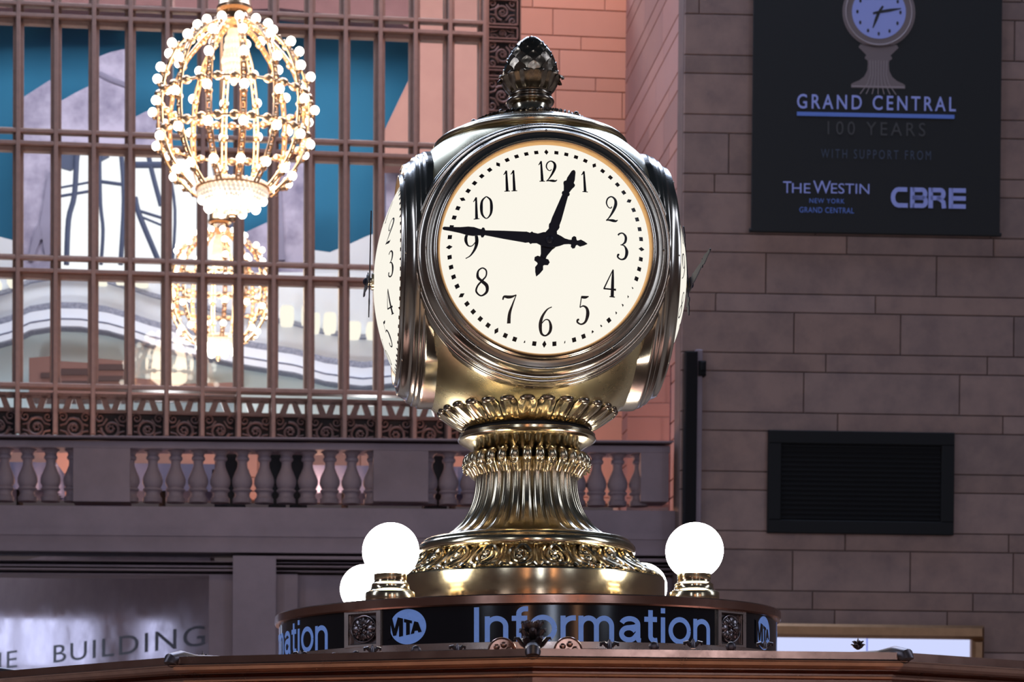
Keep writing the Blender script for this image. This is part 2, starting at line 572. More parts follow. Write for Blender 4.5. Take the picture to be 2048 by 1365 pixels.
XH = .735
SW = .132
LET = {
    'I': (.27, [[(.135, 0), (.135, 1)]]),
    'n': (.66, [[(.12, 0), (.12, XH)], [(.12, .42)] + arc(.335, .44, .215, XH - SW / 2 - .44, 180, 0) + [(.55, 0)]]),
    'f': (.40, [[(.195, 0), (.195, .80)] + arc(.345, .80, .15, .2 - SW / 2, 180, 90) + [(.41, 1 - SW / 2)], [(.03, XH - .07), (.39, XH - .07)]]),
    'o': (.70, [arc(.35, XH / 2, .27, XH / 2 - SW / 2 + .02, 0, 360, 32)]),
    'r': (.42, [[(.12, 0), (.12, XH)], [(.12, .40)] + arc(.36, .40, .24, XH - SW / 2 - .40, 180, 90) + [(.42, XH - SW / 2)]]),
    'm': (1.0, [[(.12, 0), (.12, XH)], [(.12, .42)] + arc(.305, .44, .185, XH - SW / 2 - .44, 180, 0) + [(.49, 0)], [(.49, .42)] + arc(.675, .44, .185, XH - SW / 2 - .44, 180, 0) + [(.86, 0)]]),
    'a': (.66, [arc(.315, .50, .21, XH - SW / 2 - .50, 165, 0) + [(.525, .12)] + arc(.60, .10, .075, .06, 180, 270, 5), arc(.29, .235, .185, .175, 25, 330, 20) + [(.525, .26)], [(.30, .41), (.43, .43), (.525, .47)]]),
    't': (.40, [[(.195, .93), (.195, .20)] + arc(.315, .19, .12, .19 - SW / 2 + .01, 180, 270, 8) + [(.38, SW / 2)], [(.03, XH - .07), (.37, XH - .07)]]),
    'i': (.27, [[(.135, 0), (.135, XH)], [(.135, 1 - .15), (.135, 1)]]),
}


def put_sign_word(mb, word, s0, s1, z0, z1, mapf, w):
    tot = sum(LET[c][0] for c in word) - .0
    k = (s1 - s0) / (tot - .14)
    x = -.07
    h = z1 - z0
    for c in word:
        a, strokes = LET[c]
        for st in strokes:
            pts = []
            for i in range(len(st) - 1):    # subdivide so the strokes follow the curved panel
                for j in range(3):
                    t = j / 3
                    pts.append((st[i][0] + (st[i + 1][0] - st[i][0]) * t, st[i][1] + (st[i + 1][1] - st[i][1]) * t))
            pts.append(st[-1])
            mb.strip([(s0 + (x + p[0]) * k, z0 + p[1] * h, SW * (k + h) / 2) for p in pts], mapf, w)
        x += a


# ------------------------------------------------------------------ masonry
def masonry(mb, rect, start_v, heights, w0, jw=.010, depth=.018, lo=1.0, hi=1.8, holes=(), seed=1, tone_lo=.86, tone_hi=1.08):
    """blocks with open joints on a backing sheet, all one mesh; per-block tone"""
    rnd = random.Random(seed)
    u0, v0, u1, v1 = rect
    tones = []
    mb.boxy((u0, v0, w0 - .25), (u1, v1, w0))
    tones += [(.42, .40, .40)] * 6
    period = sum(heights)
    k = math.floor((v0 - start_v) / period) - 1
    v = start_v + k * period
    i = 0
    while v < v1:
        h = heights[i % len(heights)]
        a, b = max(v, v0), min(v + h, v1)
        if b - a > .03:
            u = u0 - rnd.uniform(0, hi)
            while u < u1:
                L = rnd.uniform(lo, hi)
                x0, x1 = max(u, u0), min(u + L, u1)
                u += L
                if x1 - x0 < .03:
                    continue
                n0 = len(mb.f)
                mb.boxy((x0 + jw / 2, a + jw / 2, w0 - .01), (x1 - jw / 2, b - jw / 2, w0 + depth), .006)
                t = rnd.uniform(tone_lo, tone_hi)
                c = rnd.uniform(-.03, .03)
                tones += [(t * (1 + c), t, t * (1 - c))] * (len(mb.f) - n0)
        v += h
        i += 1
    mb.tone = (mb.tone or []) + tones


def set_tone(o, tones):
    me = o.data
    at = me.attributes.new('tone', 'FLOAT_COLOR', 'FACE')
    for i, t in enumerate(tones[:len(me.polygons)]):
        at.data[i].color = (*t, 1)


# ================================================================== THE SETTING
mb = MB()
mb.boxy((-30, -30, -.2), (30, 34, 0))
tag(mb.build('floor', M['floor'], smooth=False), kind='structure')

# ---- right wall: limestone courses
FR = Frame(1700, 700, 20.0, yaw=1.6)
vbase = FR.uv(1500, 1219)[1]
r = FR.box(1370, -160, 2700, 1560)
mb = MB(FR)
masonry(mb, r, vbase, (.185, .408), 0, seed=4)
o = mb.build('wall_right', M['stone'], smooth=False)
set_tone(o, mb.tone)
tag(o, kind='structure')

# ---- reveal of the great window (receding face at the end of the right wall)
uc, vc = FR.uv(1368, 700)
corner = FR.pt(uc, 0, 0)


class Reveal(Frame):
    def __init__(self, O, zang):
        self.O = Vector((O.x, O.y, FR.O.z))
        self.U = Vector((math.sin(zang), math.cos(zang), 0)) * -1.0   # u runs towards the viewer
        self.V = Vector((0, 0, 1))
        self.Wv = self.U.cross(self.V)


RV = Reveal(corner, math.radians(0))
if RV.Wv.x > 0:
    RV.U = -RV.U
    RV.Wv = RV.U.cross(RV.V)
d0 = RV.U.y
DEP = 4.3
mb = MB(RV)
ur = (0, DEP) if d0 > 0 else (-DEP, 0)
masonry(mb, (ur[0], r[1], ur[1], r[3] + 2.5), vbase, (.185, .408), -.02, seed=9, lo=.9, hi=1.5, tone_lo=.8)
o = mb.build('wall_reveal', M['stone_reveal'], smooth=False)
set_tone(o, mb.tone)
tag(o, kind='structure')
# polished wall panel low on the reveal
e0 = corner.y
du = lambda y: (y - e0) * (1 if d0 > 0 else -1)
mb = MB(RV)
zt = CAM.z + 838 / F_PX * 20.7 - RV.O.z
zb = 4.4 - RV.O.z
ua, ub = sorted((du(20.62), du(23.2)))
mb.boxy((ua, zb, 0), (ub, zt, .012))
tag(mb.build('door_1', M['mirror'], smooth=False), kind='structure')

# ---- window wall (limestone in its warm-lit salmon colour, right of the screen and under it)
FW = Frame(500, 400, 23.2, yaw=6.0, roll=0.45)
rW = FW.box(1042, -60, 1300, 1010)
vb2 = FW.uv(1200, 237)[1]
mb = MB(FW)
masonry(mb, rW, vb2, (.318, .162), -.02, jw=.010, depth=.012, seed=12, lo=.7, hi=1.3, tone_lo=.9, tone_hi=1.08)
rB = FW.box(-1000, 872, 1042, 1010)
masonry(mb, rB, vb2, (.318, .162), -.02, jw=.010, depth=.012, seed=13, lo=.7, hi=1.3, tone_lo=.9, tone_hi=1.08)
o = mb.build('wall_window', M['stone_warm_lit'], smooth=False)
set_tone(o, mb.tone)
tag(o, kind='structure')

# ---- the great bronze window
MULL = [-940, -864, -788, -712, -637, -562, -487, -412, -337, -262, -187, -112, -38, 36, 111.5, 187, 260, 333.5, 405, 478, 547, 619.5, 689.5, 759, 829, 898, 967]
umul = [FW.uv(x, 400)[0] for x in MULL]
TR = [(-230, -207), (24, 47), (276, 300), (527, 552)]
vtr = [(FW.uv(380, a)[1], FW.uv(380, b)[1]) for a, b in TR]
vbot = FW.uv(380, 779)[1]
vfb = FW.uv(380, 875)[1]
vtop = FW.uv(380, -80)[1]
u0w, u1w = umul[0] - .1, umul[-1] + .03
mb = MB(FW)
fb = .030  # front bar half width
for u in umul:
    mb.boxy((u - fb * .85, vfb, .0), (u + fb * .85, vtop, .07), .008)
    mb.boxy((u - .062, vbot, -.10), (u + .062, vtop, .0), .006)
for a, b in vtr:
    for c in (a, b):
        mb.boxy((u0w, c - .024, .0), (u1w, c + .024, .066), .008)
    mb.boxy((u0w, a, -.10), (u1w, a + .05, .0), .006)
    mb.boxy((u0w, b - .075, -.10), (u1w, b, .0), .006)
mb.boxy((u0w, vbot - .03, -.1), (u1w, vbot + .024, .066), .008)
win = mb.build('window_1', M['win_bronze'], smooth=False)
tag(win, kind='structure')
mb = MB(FW)
for i in range(len(umul) - 1):
    rows = [(vbot, vtr[3][1]), (vtr[3][1], vtr[3][0]), (vtr[3][0], vtr[2][1]), (vtr[2][1], vtr[2][0]), (vtr[2][0], vtr[1][1]), (vtr[1][1], vtr[1][0]), (vtr[1][0], vtop)]
    for a, b in rows:
        mb.boxy((umul[i] + .03, a + .01, -.06), (umul[i + 1] - .03, b - .01, -.054))
mb.build('glass', M['glass'], win, smooth=False)


# ornamental grille panels under the window and the upright grille band right of it
def scroll(mb, cx, cy, r, turns, a0, sgn, w, rad):
    n = int(16 * turns)
    P = []
    for i in range(n + 1):
        t = i / n
        a = a0 + sgn * turns * 2 * PI * t
        rr = r * (1 - .85 * t)
        P.append((cx + rr * math.cos(a), cy + rr * math.sin(a), w))
    mb.tube(P, [rad * (1 - .4 * i / n) for i in range(n + 1)], 6)


def grille_panel(u0, v0, u1, v1, parent, var=0):
    w, h = u1 - u0, v1 - v0
    mb = MB(FW)
    mb.boxy((u0, v0, -.12), (u1, v1, -.10))
    mb.build('grille_backing', M['grille_back'], parent, smooth=False)
    mb = MB(FW)
    q = .016
    for a, b in (((u0, v0, -.10), (u0 + q, v1, -.05)), ((u1 - q, v0, -.10), (u1, v1, -.05)), ((u0, v0, -.10), (u1, v0 + q, -.05)), ((u0, v1 - q, -.10), (u1, v1, -.05))):
        mb.boxy(a, b)
    cx, cy = (u0 + u1) / 2, (v0 + v1) / 2
    R = min(w, h) * .5
    rad = R * .075
    s = 1 if var % 2 else -1
    scroll(mb, cx, cy, R * .62, 1.6, .6 + var, s, -.075, rad * 1.3)
    for i in range(4):
        sx, sy = ((1, 1), (-1, 1), (-1, -1), (1, -1))[i]
        scroll(mb, cx + sx * w * .33, cy + sy * h * .33, R * .30, 1.3, i * PI / 2 + .5, s * (1 if i % 2 else -1), -.075, rad)
        mb.ball((cx + sx * w * .42, cy + sy * h * .42, -.075), R * .07, 8, 6)
        mb.tube([(cx + sx * w * .12, cy + sy * h * .30, -.08), (cx + sx * w * .24, cy + sy * h * .12, -.07), (cx + sx * w * .40, cy + sy * h * .08, -.08)], rad * .9, 6)
    for k in range(6):
        a = k * PI / 3
        mb.ball((cx + R * .16 * math.cos(a), cy + R * .16 * math.sin(a), -.07), R * .085, 8, 6)
    mb.build('scrollwork', M['grille'], parent, smooth=True)


gr = thing('window_grille', FW.pt((umul[0] + umul[-1]) / 2, vfb), 'dark bronze scroll grille band running under the tall brown window', 'grille')
v_a, v_b = FW.uv(380, 824)[1], FW.uv(380, 796)[1]
for i in range(len(umul) - 1):
    a, b = umul[i] + .016, umul[i + 1] - .016
    if MULL[i + 1] < -400 or MULL[i] > 905:
        continue
    p = MB(FW)
    # open strip of slanting bars with daylight between them
    p.boxy((a, v_a - .012, -.1), (b, v_a + .012, -.04))
    p.boxy((a, v_b - .004, -.1), (b, v_b + .03, -.04))
    p.boxy((a, v_a, -.09), (a + .03, v_b, -.05))
    p.boxy((b - .03, v_a, -.09), (b, v_b, -.05))
    for k in (1, 2):
        x = a + (b - a) * k / 3
        sl = .03 * (1 if (i + k) % 2 else -1)
        p.prism([(x - .040 - sl, v_a), (x + .040 - sl, v_a), (x + .034 + sl, v_b), (x - .034 + sl, v_b)], -.09, -.05)
    p.boxy((a, v_b - .035, -.09), (b, v_b, -.05))
    strip_ = p.build('open_lattice', M['grille'], gr, smooth=False)
    grille_panel(a, vfb - .1, b, v_a - .012, gr, i)
gv = thing('window_grille', FW.pt(FW.uv(1005, 300)[0], FW.uv(1005, 300)[1]), 'dark upright scroll grille between the brown window and salmon-lit stone', 'grille')
ua_, ub_ = FW.uv(976, 150)[0], FW.uv(1038, 150)[0]
ys = [-60, -8, 48, 76, 134, 152, 222, 300]
for i in range(len(ys) - 1):
    grille_panel(ua_, FW.uv(1005, ys[i + 1])[1] + .01, ub_, FW.uv(1005, ys[i])[1] - .01, gv, i + 3)
# grille continues down beside the clock
mb = MB(FW)
mb.boxy((ua_ - .02, vfb, -.16), (ub_ + .02, vtop, -.121))
mb.build('grille_frame', M['grille_back'], gv, smooth=False)

# ---- the hall mirrored in the panes, built as solid shapes behind the glass
FB = Frame(500, 400, 30.0)


def bpoly(mb, pts, w0, w1):
    mb.prism([FB.uv(x, y, w1) for x, y in pts], w0, w1)


def brect(mb, x0, y0, x1, y1, w0, w1):
    bpoly(mb, [(x0, y1), (x1, y1), (x1, y0), (x0, y0)], w0, w1)


mb = MB(FB)
brect(mb, -1700, -500, 1700, 560, -1.6, -1.4)
tag(mb.build('ceiling', M['teal'], smooth=False), kind='structure')
mb = MB(FB)
bpoly(mb, [(44, 570), (44, 196), (72, 178), (100, 160), (122, 202), (150, 186), (178, 172), (196, 114), (222, 104), (254, 97), (262, 238), (290, 224), (320, 212), (334, 300), (334, 570)], -.5, 0)
brect(mb, 545, 318, 614, 570, -.5, 0)
brect(mb, 772, 332, 832, 570, -.5, 0)
bpoly(mb, [(480, 570), (480, 470), (545, 440), (545, 570)], -.5, -.1)
tag(mb.build('wall_vault', M['lilac'], smooth=False), kind='structure')
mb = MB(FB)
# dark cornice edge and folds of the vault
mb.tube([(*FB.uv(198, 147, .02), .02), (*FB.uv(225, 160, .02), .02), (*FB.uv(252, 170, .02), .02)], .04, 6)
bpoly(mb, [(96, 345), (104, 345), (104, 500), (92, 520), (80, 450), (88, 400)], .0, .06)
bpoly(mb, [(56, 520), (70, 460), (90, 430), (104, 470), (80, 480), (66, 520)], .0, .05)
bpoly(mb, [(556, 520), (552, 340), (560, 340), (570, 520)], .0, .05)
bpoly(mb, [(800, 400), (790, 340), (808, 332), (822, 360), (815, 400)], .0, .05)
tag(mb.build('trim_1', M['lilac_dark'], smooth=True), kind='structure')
mb = MB(FB)
bpoly(mb, [(624, 560), (624, 500), (660, 505), (700, 488), (735, 472), (765, 462), (800, 470), (800, 560)], -.4, .02)
bpoly(mb, [(-60, 560), (-60, 470), (0, 474), (30, 482), (40, 500), (40, 560)], -.4, .02)
tag(mb.build('trim_2', M['snow'], smooth=False), kind='structure')
mb = MB(FB)
brect(mb, 119, 300, 470, 545, .1, .16)
w2 = mb.build('window_2', M['sky_white'], smooth=False)
tag(w2, kind='structure')
mb = MB(FB)


def strut(pts, wpx):
    P = [(*FB.uv(x, y, .3), .3) for x, y in pts]
    P = catmull(P, 4) if len(P) > 2 else P
    mb.tube(P, wpx * .62 * 29.7 / F_PX, 8)


strut([(154, 296), (149, 389), (137, 440), (133, 530)], 9)
strut([(119, 376), (178, 365)], 4)
strut([(119, 393), (178, 383)], 5)
strut([(199, 300), (201, 406), (206, 461), (202, 530)], 6)
strut([(198, 363), (250, 370)], 6)
strut([(242, 300), (248, 400), (241, 530)], 8)
strut([(294, 296), (304, 344), (322, 412)], 8)
strut([(268, 330), (326, 330)], 11)
strut([(270, 395), (279, 431), (316, 520)], 9)
strut([(275, 421), (326, 437)], 5)
strut([(280, 433), (326, 452)], 4)
strut([(336, 330), (350, 420), (345, 530)], 5)
strut([(420, 300), (440, 420), (432, 530)], 5)
strut([(400, 380), (470, 392)], 4)
bpoly(mb, [(122, 335), (122, 300), (160, 300), (156, 330), (140, 340)], .2, .28)
bpoly(mb, [(199, 322), (199, 304), (218, 312)], .2, .28)
bpoly(mb, [(440, 470), (440, 300), (472, 300), (472, 470)], .2, .28)
mb.build('steel_struts', M['strut'], w2, smooth=True)
# warm-lit jamb and mauve vault stone, reflections built high on the right
mb = MB(FB)
bpoly(mb, [(768, 330), (770, 258), (796, 204), (822, 150), (836, 60), (836, -120), (1060, -120), (1060, 330)], .1, .5)
tag(mb.build('wall_pier', M['salmon_b'], smooth=False), kind='structure')
mb = MB(FB)
bpoly(mb, [(-1700, -90), (-1700, 22), (-260, 22), (240, 10), (330, 12), (420, 22), (560, 16), (690, 32), (760, 30), (836, 62), (836, -120)], -.2, .3)
tag(mb.build('beam_far', M['mauve'], smooth=False), kind='structure')
# lower storey: pale cornice wall
mb = MB(FB)
brect(mb, -1700, 545, 1500, 960, .9, 1.1)
tag(mb.build('wall_far', M['pale'], smooth=False), kind='structure')
ARC = [(-1600, 700), (-1100, 650), (-700, 690), (-380, 660), (-240, 668), (-120, 664), (-40, 654), (20, 638), (60, 619), (110, 611), (160, 612), (215, 620), (265, 634), (300, 646), (360, 662), (430, 676), (500, 690), (590, 704), (650, 721), (725, 731), (800, 724), (860, 715), (1100, 700), (1400, 720)]


def swept(mb, off, th, w0, w1):
    P0 = [FB.uv(x, y + off + th, w1) for x, y in ARC]
    P1 = [FB.uv(x, y + off, w1) for x, y in ARC]
    for i in range(len(ARC) - 1):
        mb.prism([P0[i], P0[i + 1], P1[i + 1], P1[i]], w0, w1)


mb = MB(FB)
swept(mb, -7, 13, 1.1, 1.3)
swept(mb, 25, 4, 1.1, 1.4)
swept(mb, 41, 4, 1.1, 1.45)
swept(mb, -62, 8, 1.1, 1.18)
tag(mb.build('trim_3', M['grey_mould'], smooth=False), kind='structure')
mb = MB(FB)
swept(mb, 6, 19, 1.1, 1.42)
swept(mb, 29, 12, 1.1, 1.5)
tag(mb.build('trim_4', M['pale_mould'], smooth=False), kind='structure')
mb = MB(FB)
P = [(x, y + 45) for x, y in ARC]
for i in range(len(P) - 1):
    mb.prism([FB.uv(P[i][0], 960, 1.2), FB.uv(P[i + 1][0], 960, 1.2), FB.uv(*P[i + 1], 1.2), FB.uv(*P[i], 1.2)], 1.1, 1.2)
tag(mb.build('wall_dado', M['pale_green'], smooth=False), kind='structure')
lamps = [(560, 611, 588, 646), (603, 612, 615, 646), (624, 626, 640, 660), (647, 625, 673, 662), (694, 643, 722, 672), (733, 644, 758, 672),
         (-30, 553, -2, 572), (14, 553, 31, 570), (192, 553, 211, 563), (230, 553, 252, 564), (268, 555, 294, 567)]
for i, (x0, y0, x1, y1) in enumerate(lamps):
    mb = MB(FB)
    u0, v0, u1, v1 = FB.box(x0, y0, x1, y1, 1.4)
    P = []
    cu, cv, hu, hv = (u0 + u1) / 2, (v0 + v1) / 2, (u1 - u0) / 2, (v1 - v0) / 2
    for k in range(20):
        a = 2 * PI * k / 20
        c_, s_ = math.cos(a), math.sin(a)
        P.append((cu + hu * math.copysign(abs(c_) ** .5, c_), cv + hv * math.copysign(abs(s_) ** .5, s_)))
    mb.prism(P, 1.1, 1.42)
    t = mb.build('cornice_lamp', M['cornice_lamp'], smooth=False)
    tag(t, ('first glowing cornice lamp right of the far chandelier', 'second glowing cornice lamp right of the far chandelier', 'third glowing cornice lamp right of the far chandelier',
            'fourth glowing cornice lamp right of the far chandelier', 'fifth glowing cornice lamp, next but one to the clock', 'sixth glowing cornice lamp, touching the clock dial edge',
            'glowing cornice lamp beyond the left picture edge', 'glowing cornice lamp at the left picture edge', 'first of three small cornice lamps left of the far chandelier',
            'middle of three small cornice lamps left of the far chandelier', 'last of three small cornice lamps, closest to the far chandelier')[i],
        'lamp', 'cornice lamps reflected in the window')
mb = MB(FB)
bpoly(mb, [(58, 790), (58, 716), (110, 712), (110, 722), (182, 726), (182, 716), (252, 722), (252, 790)], 1.205, 1.9)
mb.mi = 1
for x0, y0, x1, y1 in ((82, 746, 108, 756), (120, 738, 178, 750), (124, 762, 176, 768), (192, 729, 248, 740), (192, 752, 248, 762)):
    brect(mb, x0, y0, x1, y1, 1.9, 1.93)
tag(mb.build('cabinet', [M['brown_cab'], M['brown_cab2']], smooth=False), 'brown slotted cabinet reflected low in the left window panes', 'cabinet')
mb = MB(FB)
bpoly(mb, [(262, 790), (262, 756), (330, 760), (330, 790)], 1.205, 1.8)
bpoly(mb, [(336, 790), (336, 769), (470, 765), (470, 790)], 1.205, 1.8)
tag(mb.build('cabinet', M['brown_cab'], smooth=False), 'low brown cabinet reflected in the panes under the far chandelier', 'cabinet')

# ---- balcony front and wall below it
FL = Frame(500, 950, 20.0, yaw=1.6, roll=0.35)
mb = MB(FL)


def L(x0, y0, x1, y1, w0, w1, bev=0.0, w=0.0):
    u0, v0, u1, v1 = FL.box(x0, y0, x1, y1, w)
    mb.boxy((u0, v0, w0), (u1, v1, w1), bev)


XR = 1352
L(-1000, 1003, XR, 1112, -.5, 0)           # plain band under the balustrade
L(-1000, 1062, XR, 1066, 0, .012)
L(-1000, 1112, 466, 1124, -.5, -.02)       # stepped moulding above the left opening
L(-1000, 1124, 466, 1131, -.5, -.06)
L(-1000, 1131, 466, 1139, -.5, -.03)
L(-1000, 1139, 466, 1147, -.5, -.12)
L(-1000, 1112, -330, 1600, -.5, 0)
L(466, 1112, 550, 1600, -.5, 0)           # pilaster
L(418, 1147, 466, 1600, -.5, -.10)
L(550, 1112, XR, 1124, -.5, -.02)
L(550, 1124, XR, 1131, -.5, -.06)
L(550, 1131, XR, 1139, -.5, -.03)
L(550, 1139, XR, 1147, -.5, -.12)
L(550, 1147, 594, 1600, -.5, -.10)
L(594, 1147, XR, 1600, -.5, -.2)
tag(mb.build('wall_left', M['stone_plain'], smooth=False), kind='structure')
mb = MB(FL)
u0, v0, u1, v1 = FL.box(-1000, 1003, XR, 1012)
mb.boxy((u0, v0, -3.3), (u1, v1, -.45))
tag(mb.build('floor_balcony', M['stone_plain'], smooth=False), kind='structure')

bal = thing('balustrade', FL.pt(FL.uv(500, 1003)[0], FL.uv(500, 1003)[1]), 'grey stone balustrade with turned balusters under the tall window', 'balustrade')
mb = MB(FL)
L(-1000, 866, XR - 8, 886, -.40, .09, .004)
L(-1000, 885, XR - 12, 893, -.34, .0)
mb.build('rail', M['stone_plain'], bal, smooth=False)
for x0, x1 in ((-1000, -560), (-150, -44), (146, 260), (747, 857), (1282, XR - 14)):
    mb = MB(FL)
    L(x0, 892, x1, 1004, -.34, -.005, .004)
    mb.build('pedestal', M['stone_plain'], bal, smooth=False)
vb_, vt_ = FL.uv(500, 1003)[1], FL.uv(500, 894)[1]
HB = vt_ - vb_
prof = [(.0, 0), (.096, 0), (.096, .085), (.084, .10), (.074, .15), (.078, .19), (.099, .225), (.096, .25), (.080, .27), (.092, .31), (.103, .36), (.102, .43), (.090, .50), (.068, .59), (.051, .67), (.048, .73), (.052, .77), (.066, .79), (.070, .82), (.064, .85), (.056, .865), (.062, .90), (.078, .93), (.090, .94), (.090, 1.0), (0, 1.0)]
prof = [(r_, z_ * HB) for r_, z_ in prof]
mb = MB()
mb.lathe(prof, 20)
bal0 = mb.build('baluster', M['stone_plain'], origin=(0, 0, 0))
gaps = ([-516, -469, -422, -375, -328, -281, -234, -187], [32, 78, 124], [282, 328.3, 373.5, 418.5, 462.3, 506.3, 550.3, 594, 637.3, 681, 724.5], [876, 918, 962, 1006, 1050, 1093, 1132, 1172, 1213, 1256])
first = True
for gset in gaps:
    xs = [gset[0] - (gset[1] - gset[0]) / 2] + [(a + b) / 2 for a, b in zip(gset, gset[1:])] + [gset[-1] + (gset[-1] - gset[-2]) / 2]
    if gset[0] == 32:
        xs = [-36] + xs
    for x in xs:
        b_ = bal0 if first else bal0.copy()
        if not first:
            COL.objects.link(b_)
        first = False
        b_.parent = bal
        uu = FL.uv(x, 950, -.17)[0]
        b_.location = FL.pt(uu, vb_ + .001, -.17) - Vector(bal['_o'])

# furniture on the balcony, glimpsed between the balusters
zf = FL.pt(0, v1, -1)[2]


def dining_table(px, Y, half, label):
    d = ray(px, 950)
    X = d.x / F_PX * Y
    t = thing('dining_table', (X, Y, zf), label, 'table', 'grey-clothed balcony tables')
    mb = MB()
    zt = CAM.z + 622 / F_PX * Y
    mb.boxy((X - half, Y - .4, zt - .03), (X + half, Y + .4, zt))
    n = 24
    for k in range(n):        # hanging cloth with folds
        pass
    mb.build('tabletop', M['cloth'], t, smooth=False)
    mb = MB()
    P = []
    per = [(-half, -.41), (half, -.41), (half, .41), (-half, .41)]
    N = 60
    ring = []
    for i in range(4):
        a, b = per[i], per[(i + 1) % 4]
        for k in range(N // 4):
            f = k / (N // 4)
            ring.append((a[0] + (b[0] - a[0]) * f, a[1] + (b[1] - a[1]) * f))
    for lev, (dz, amp) in enumerate(((0, 0), (-.12, .012), (-.30, .03))):
        for i, (x, y) in enumerate(ring):
            l = math.hypot(x, y)
            q = 1 + amp * math.sin(i * 1.9) / l
            P.append((X + x * q, Y + y * q, zt + dz))
    n = len(ring)
    mb.add(P, [(l * n + i, l * n + (i + 1) % n, (l + 1) * n + (i + 1) % n, (l + 1) * n + i) for l in range(2) for i in range(n)])
    mb.build('tablecloth_skirt', M['cloth'], t)
    mb = MB()
    mb.lathe([(.0, zf), (.25, zf), (.25, zf + .02), (.04, zf + .05), (.035, zt - .03)], 16, (X, Y))
    mb.build('pedestal_leg', M['black_post'], t)


dining_table(40, 22.3, .45, 'grey-clothed table behind the leftmost balusters')
dining_table(325, 22.3, .75, 'grey-clothed table behind the second baluster bay, toward its left end')
dining_table(690, 22.3, .50, 'grey-clothed table behind the second baluster bay, toward its right end')
dining_table(905, 22.3, .20, 'small grey-clothed table behind the balusters left of the clock pedestal')


def armchair(px, Y, label, wd=.16, top=.62):
    d = ray(px, 950)
    X = d.x / F_PX * Y
    t = thing('armchair', (X, Y, zf), label, 'chair', 'black balcony chairs')
    mb = MB()
    mb.boxy((X - wd, Y - .22, zf + .24), (X + wd, Y + .22, zf + .34))
    mb.build('seat', M['black_seat'], t, smooth=False)
    mb = MB()
    mb.prism([(X - wd, zf + .30), (X + wd, zf + .30), (X + wd, zf + top - .05), (X + wd * .7, zf + top), (X - wd * .7, zf + top), (X - wd, zf + top - .05)], Y - .24, Y - .17, lambda u, v, w: (u, w, v))
    mb.boxy((X - wd, Y - .24, zf + .02), (X + wd, Y - .20, zf + .32))
    mb.build('backrest', M['black_seat'], t, smooth=False)
    for sx in (-1, 1):
        mb = MB()
        mb.boxy((X + sx * wd - .03, Y - .2, zf + .34), (X + sx * wd + .03, Y + .2, zf + .46))
        mb.build('armrest', M['black_seat'], t, smooth=False)
        for sy in (-1, 1):
            mb = MB()
            mb.boxy((X + sx * (wd - .03) - .02, Y + sy * .18 - .02, zf), (X + sx * (wd - .03) + .02, Y + sy * .18 + .02, zf + .26))
            mb.build('leg', M['black_seat'], t, smooth=False)


armchair(462, 20.75, 'black armchair behind the middle of the long baluster bay, the leftmost black one')
armchair(555, 20.75, 'black armchair behind the long baluster bay, in the middle of three', .09)
armchair(597, 20.75, 'tall-backed black armchair behind the long baluster bay, rightmost of three', .09, .72)
armchair(868, 20.75, 'black armchair behind the balusters just left of the clock pedestal', .12, .66)

# glossy marble panel with letters in the left opening
FG = Frame(418, 1260, 20.6, yaw=-60)
mb = MB(FG)
ug0 = FG.uv(-60, 1260)[0]
vg0, vg1 = FG.uv(418, 1560)[1], FG.uv(418, 1120)[1] + .5
mb.boxy((ug0, vg0, -.05), (0.01, 4.32 - FG.O.z, 0))
pan = thing('marble_panel', FG.pt(ug0 / 2, vg0), 'polished lilac marble panel with dark letters in the left wall opening', 'panel')
mb.build('slab', M['gloss'], pan, smooth=False)
mb = MB(FG)
ua1, vv1 = FG.uv(107, 1321)
ub1, vv2 = FG.uv(410, 1292)
hgt = FG.uv(388, 1250)[1] - FG.uv(388, 1291)[1]
put_text(mb, 'BUILDING', ua1, vv2, ub1, vv2 + hgt, .002, 1.15)
ua2, ub2 = FG.uv(-62, 1340)[0], FG.uv(34, 1335)[0]
put_text(mb, 'THE', ua2, vv2, ub2, vv2 + hgt, .002, 1.15)
mb.build('lettering', M['letter_dark'], pan, smooth=False)
# added glowing panes out of view, placed to reflect in the marble
FP = Frame(418, 1260, 20.45, yaw=-50)
refl = FG.U * -1
base = FG.pt(ug0 * .55, 0, 0)
dirr = (base - CAM).normalized()
rd = dirr - FG.Wv * (2 * dirr.dot(FG.Wv))
cen = base + rd * 5.0
wu = Vector((0, 0, 1)).cross(rd).normalized()


class FQ(Frame):
    def __init__(self):
        self.O = cen
        self.Wv = -Vector((rd.x, rd.y, 0)).normalized()
        self.V = Vector((0, 0, 1))
        self.U = self.V.cross(self.Wv)


fq = FQ()
mb = MB(fq)
for a, b in ((-1.55, -1.15), (-.45, -.12), (-.02, .62), (.70, .95)):
    mb.boxy((a, -3.2, 0), (b, .42, .03))
w3 = mb.build('reflection_panes', emis('marble_reflection_glow', (.62, .72, 1.0, 1), 3.2), smooth=False)
tag(w3, kind='structure')
mb = MB(fq)
for a, b in ((-1.15, -.45), (-.12, -.02), (.62, .70)):
    mb.boxy((a, -3.2, 0), (b, .42, .05))
mb.boxy((-1.6, .42, 0), (1.0, .5, .05))
for z in (-.28, -.9):
    mb.boxy((-.45, z - .02, .03), (.95, z + .02, .05))
mb.build('reflection_pane_bars', M['stone_plain'], w3, smooth=False)

# ================================================================== RIGHT WALL FITTINGS
WO = .02
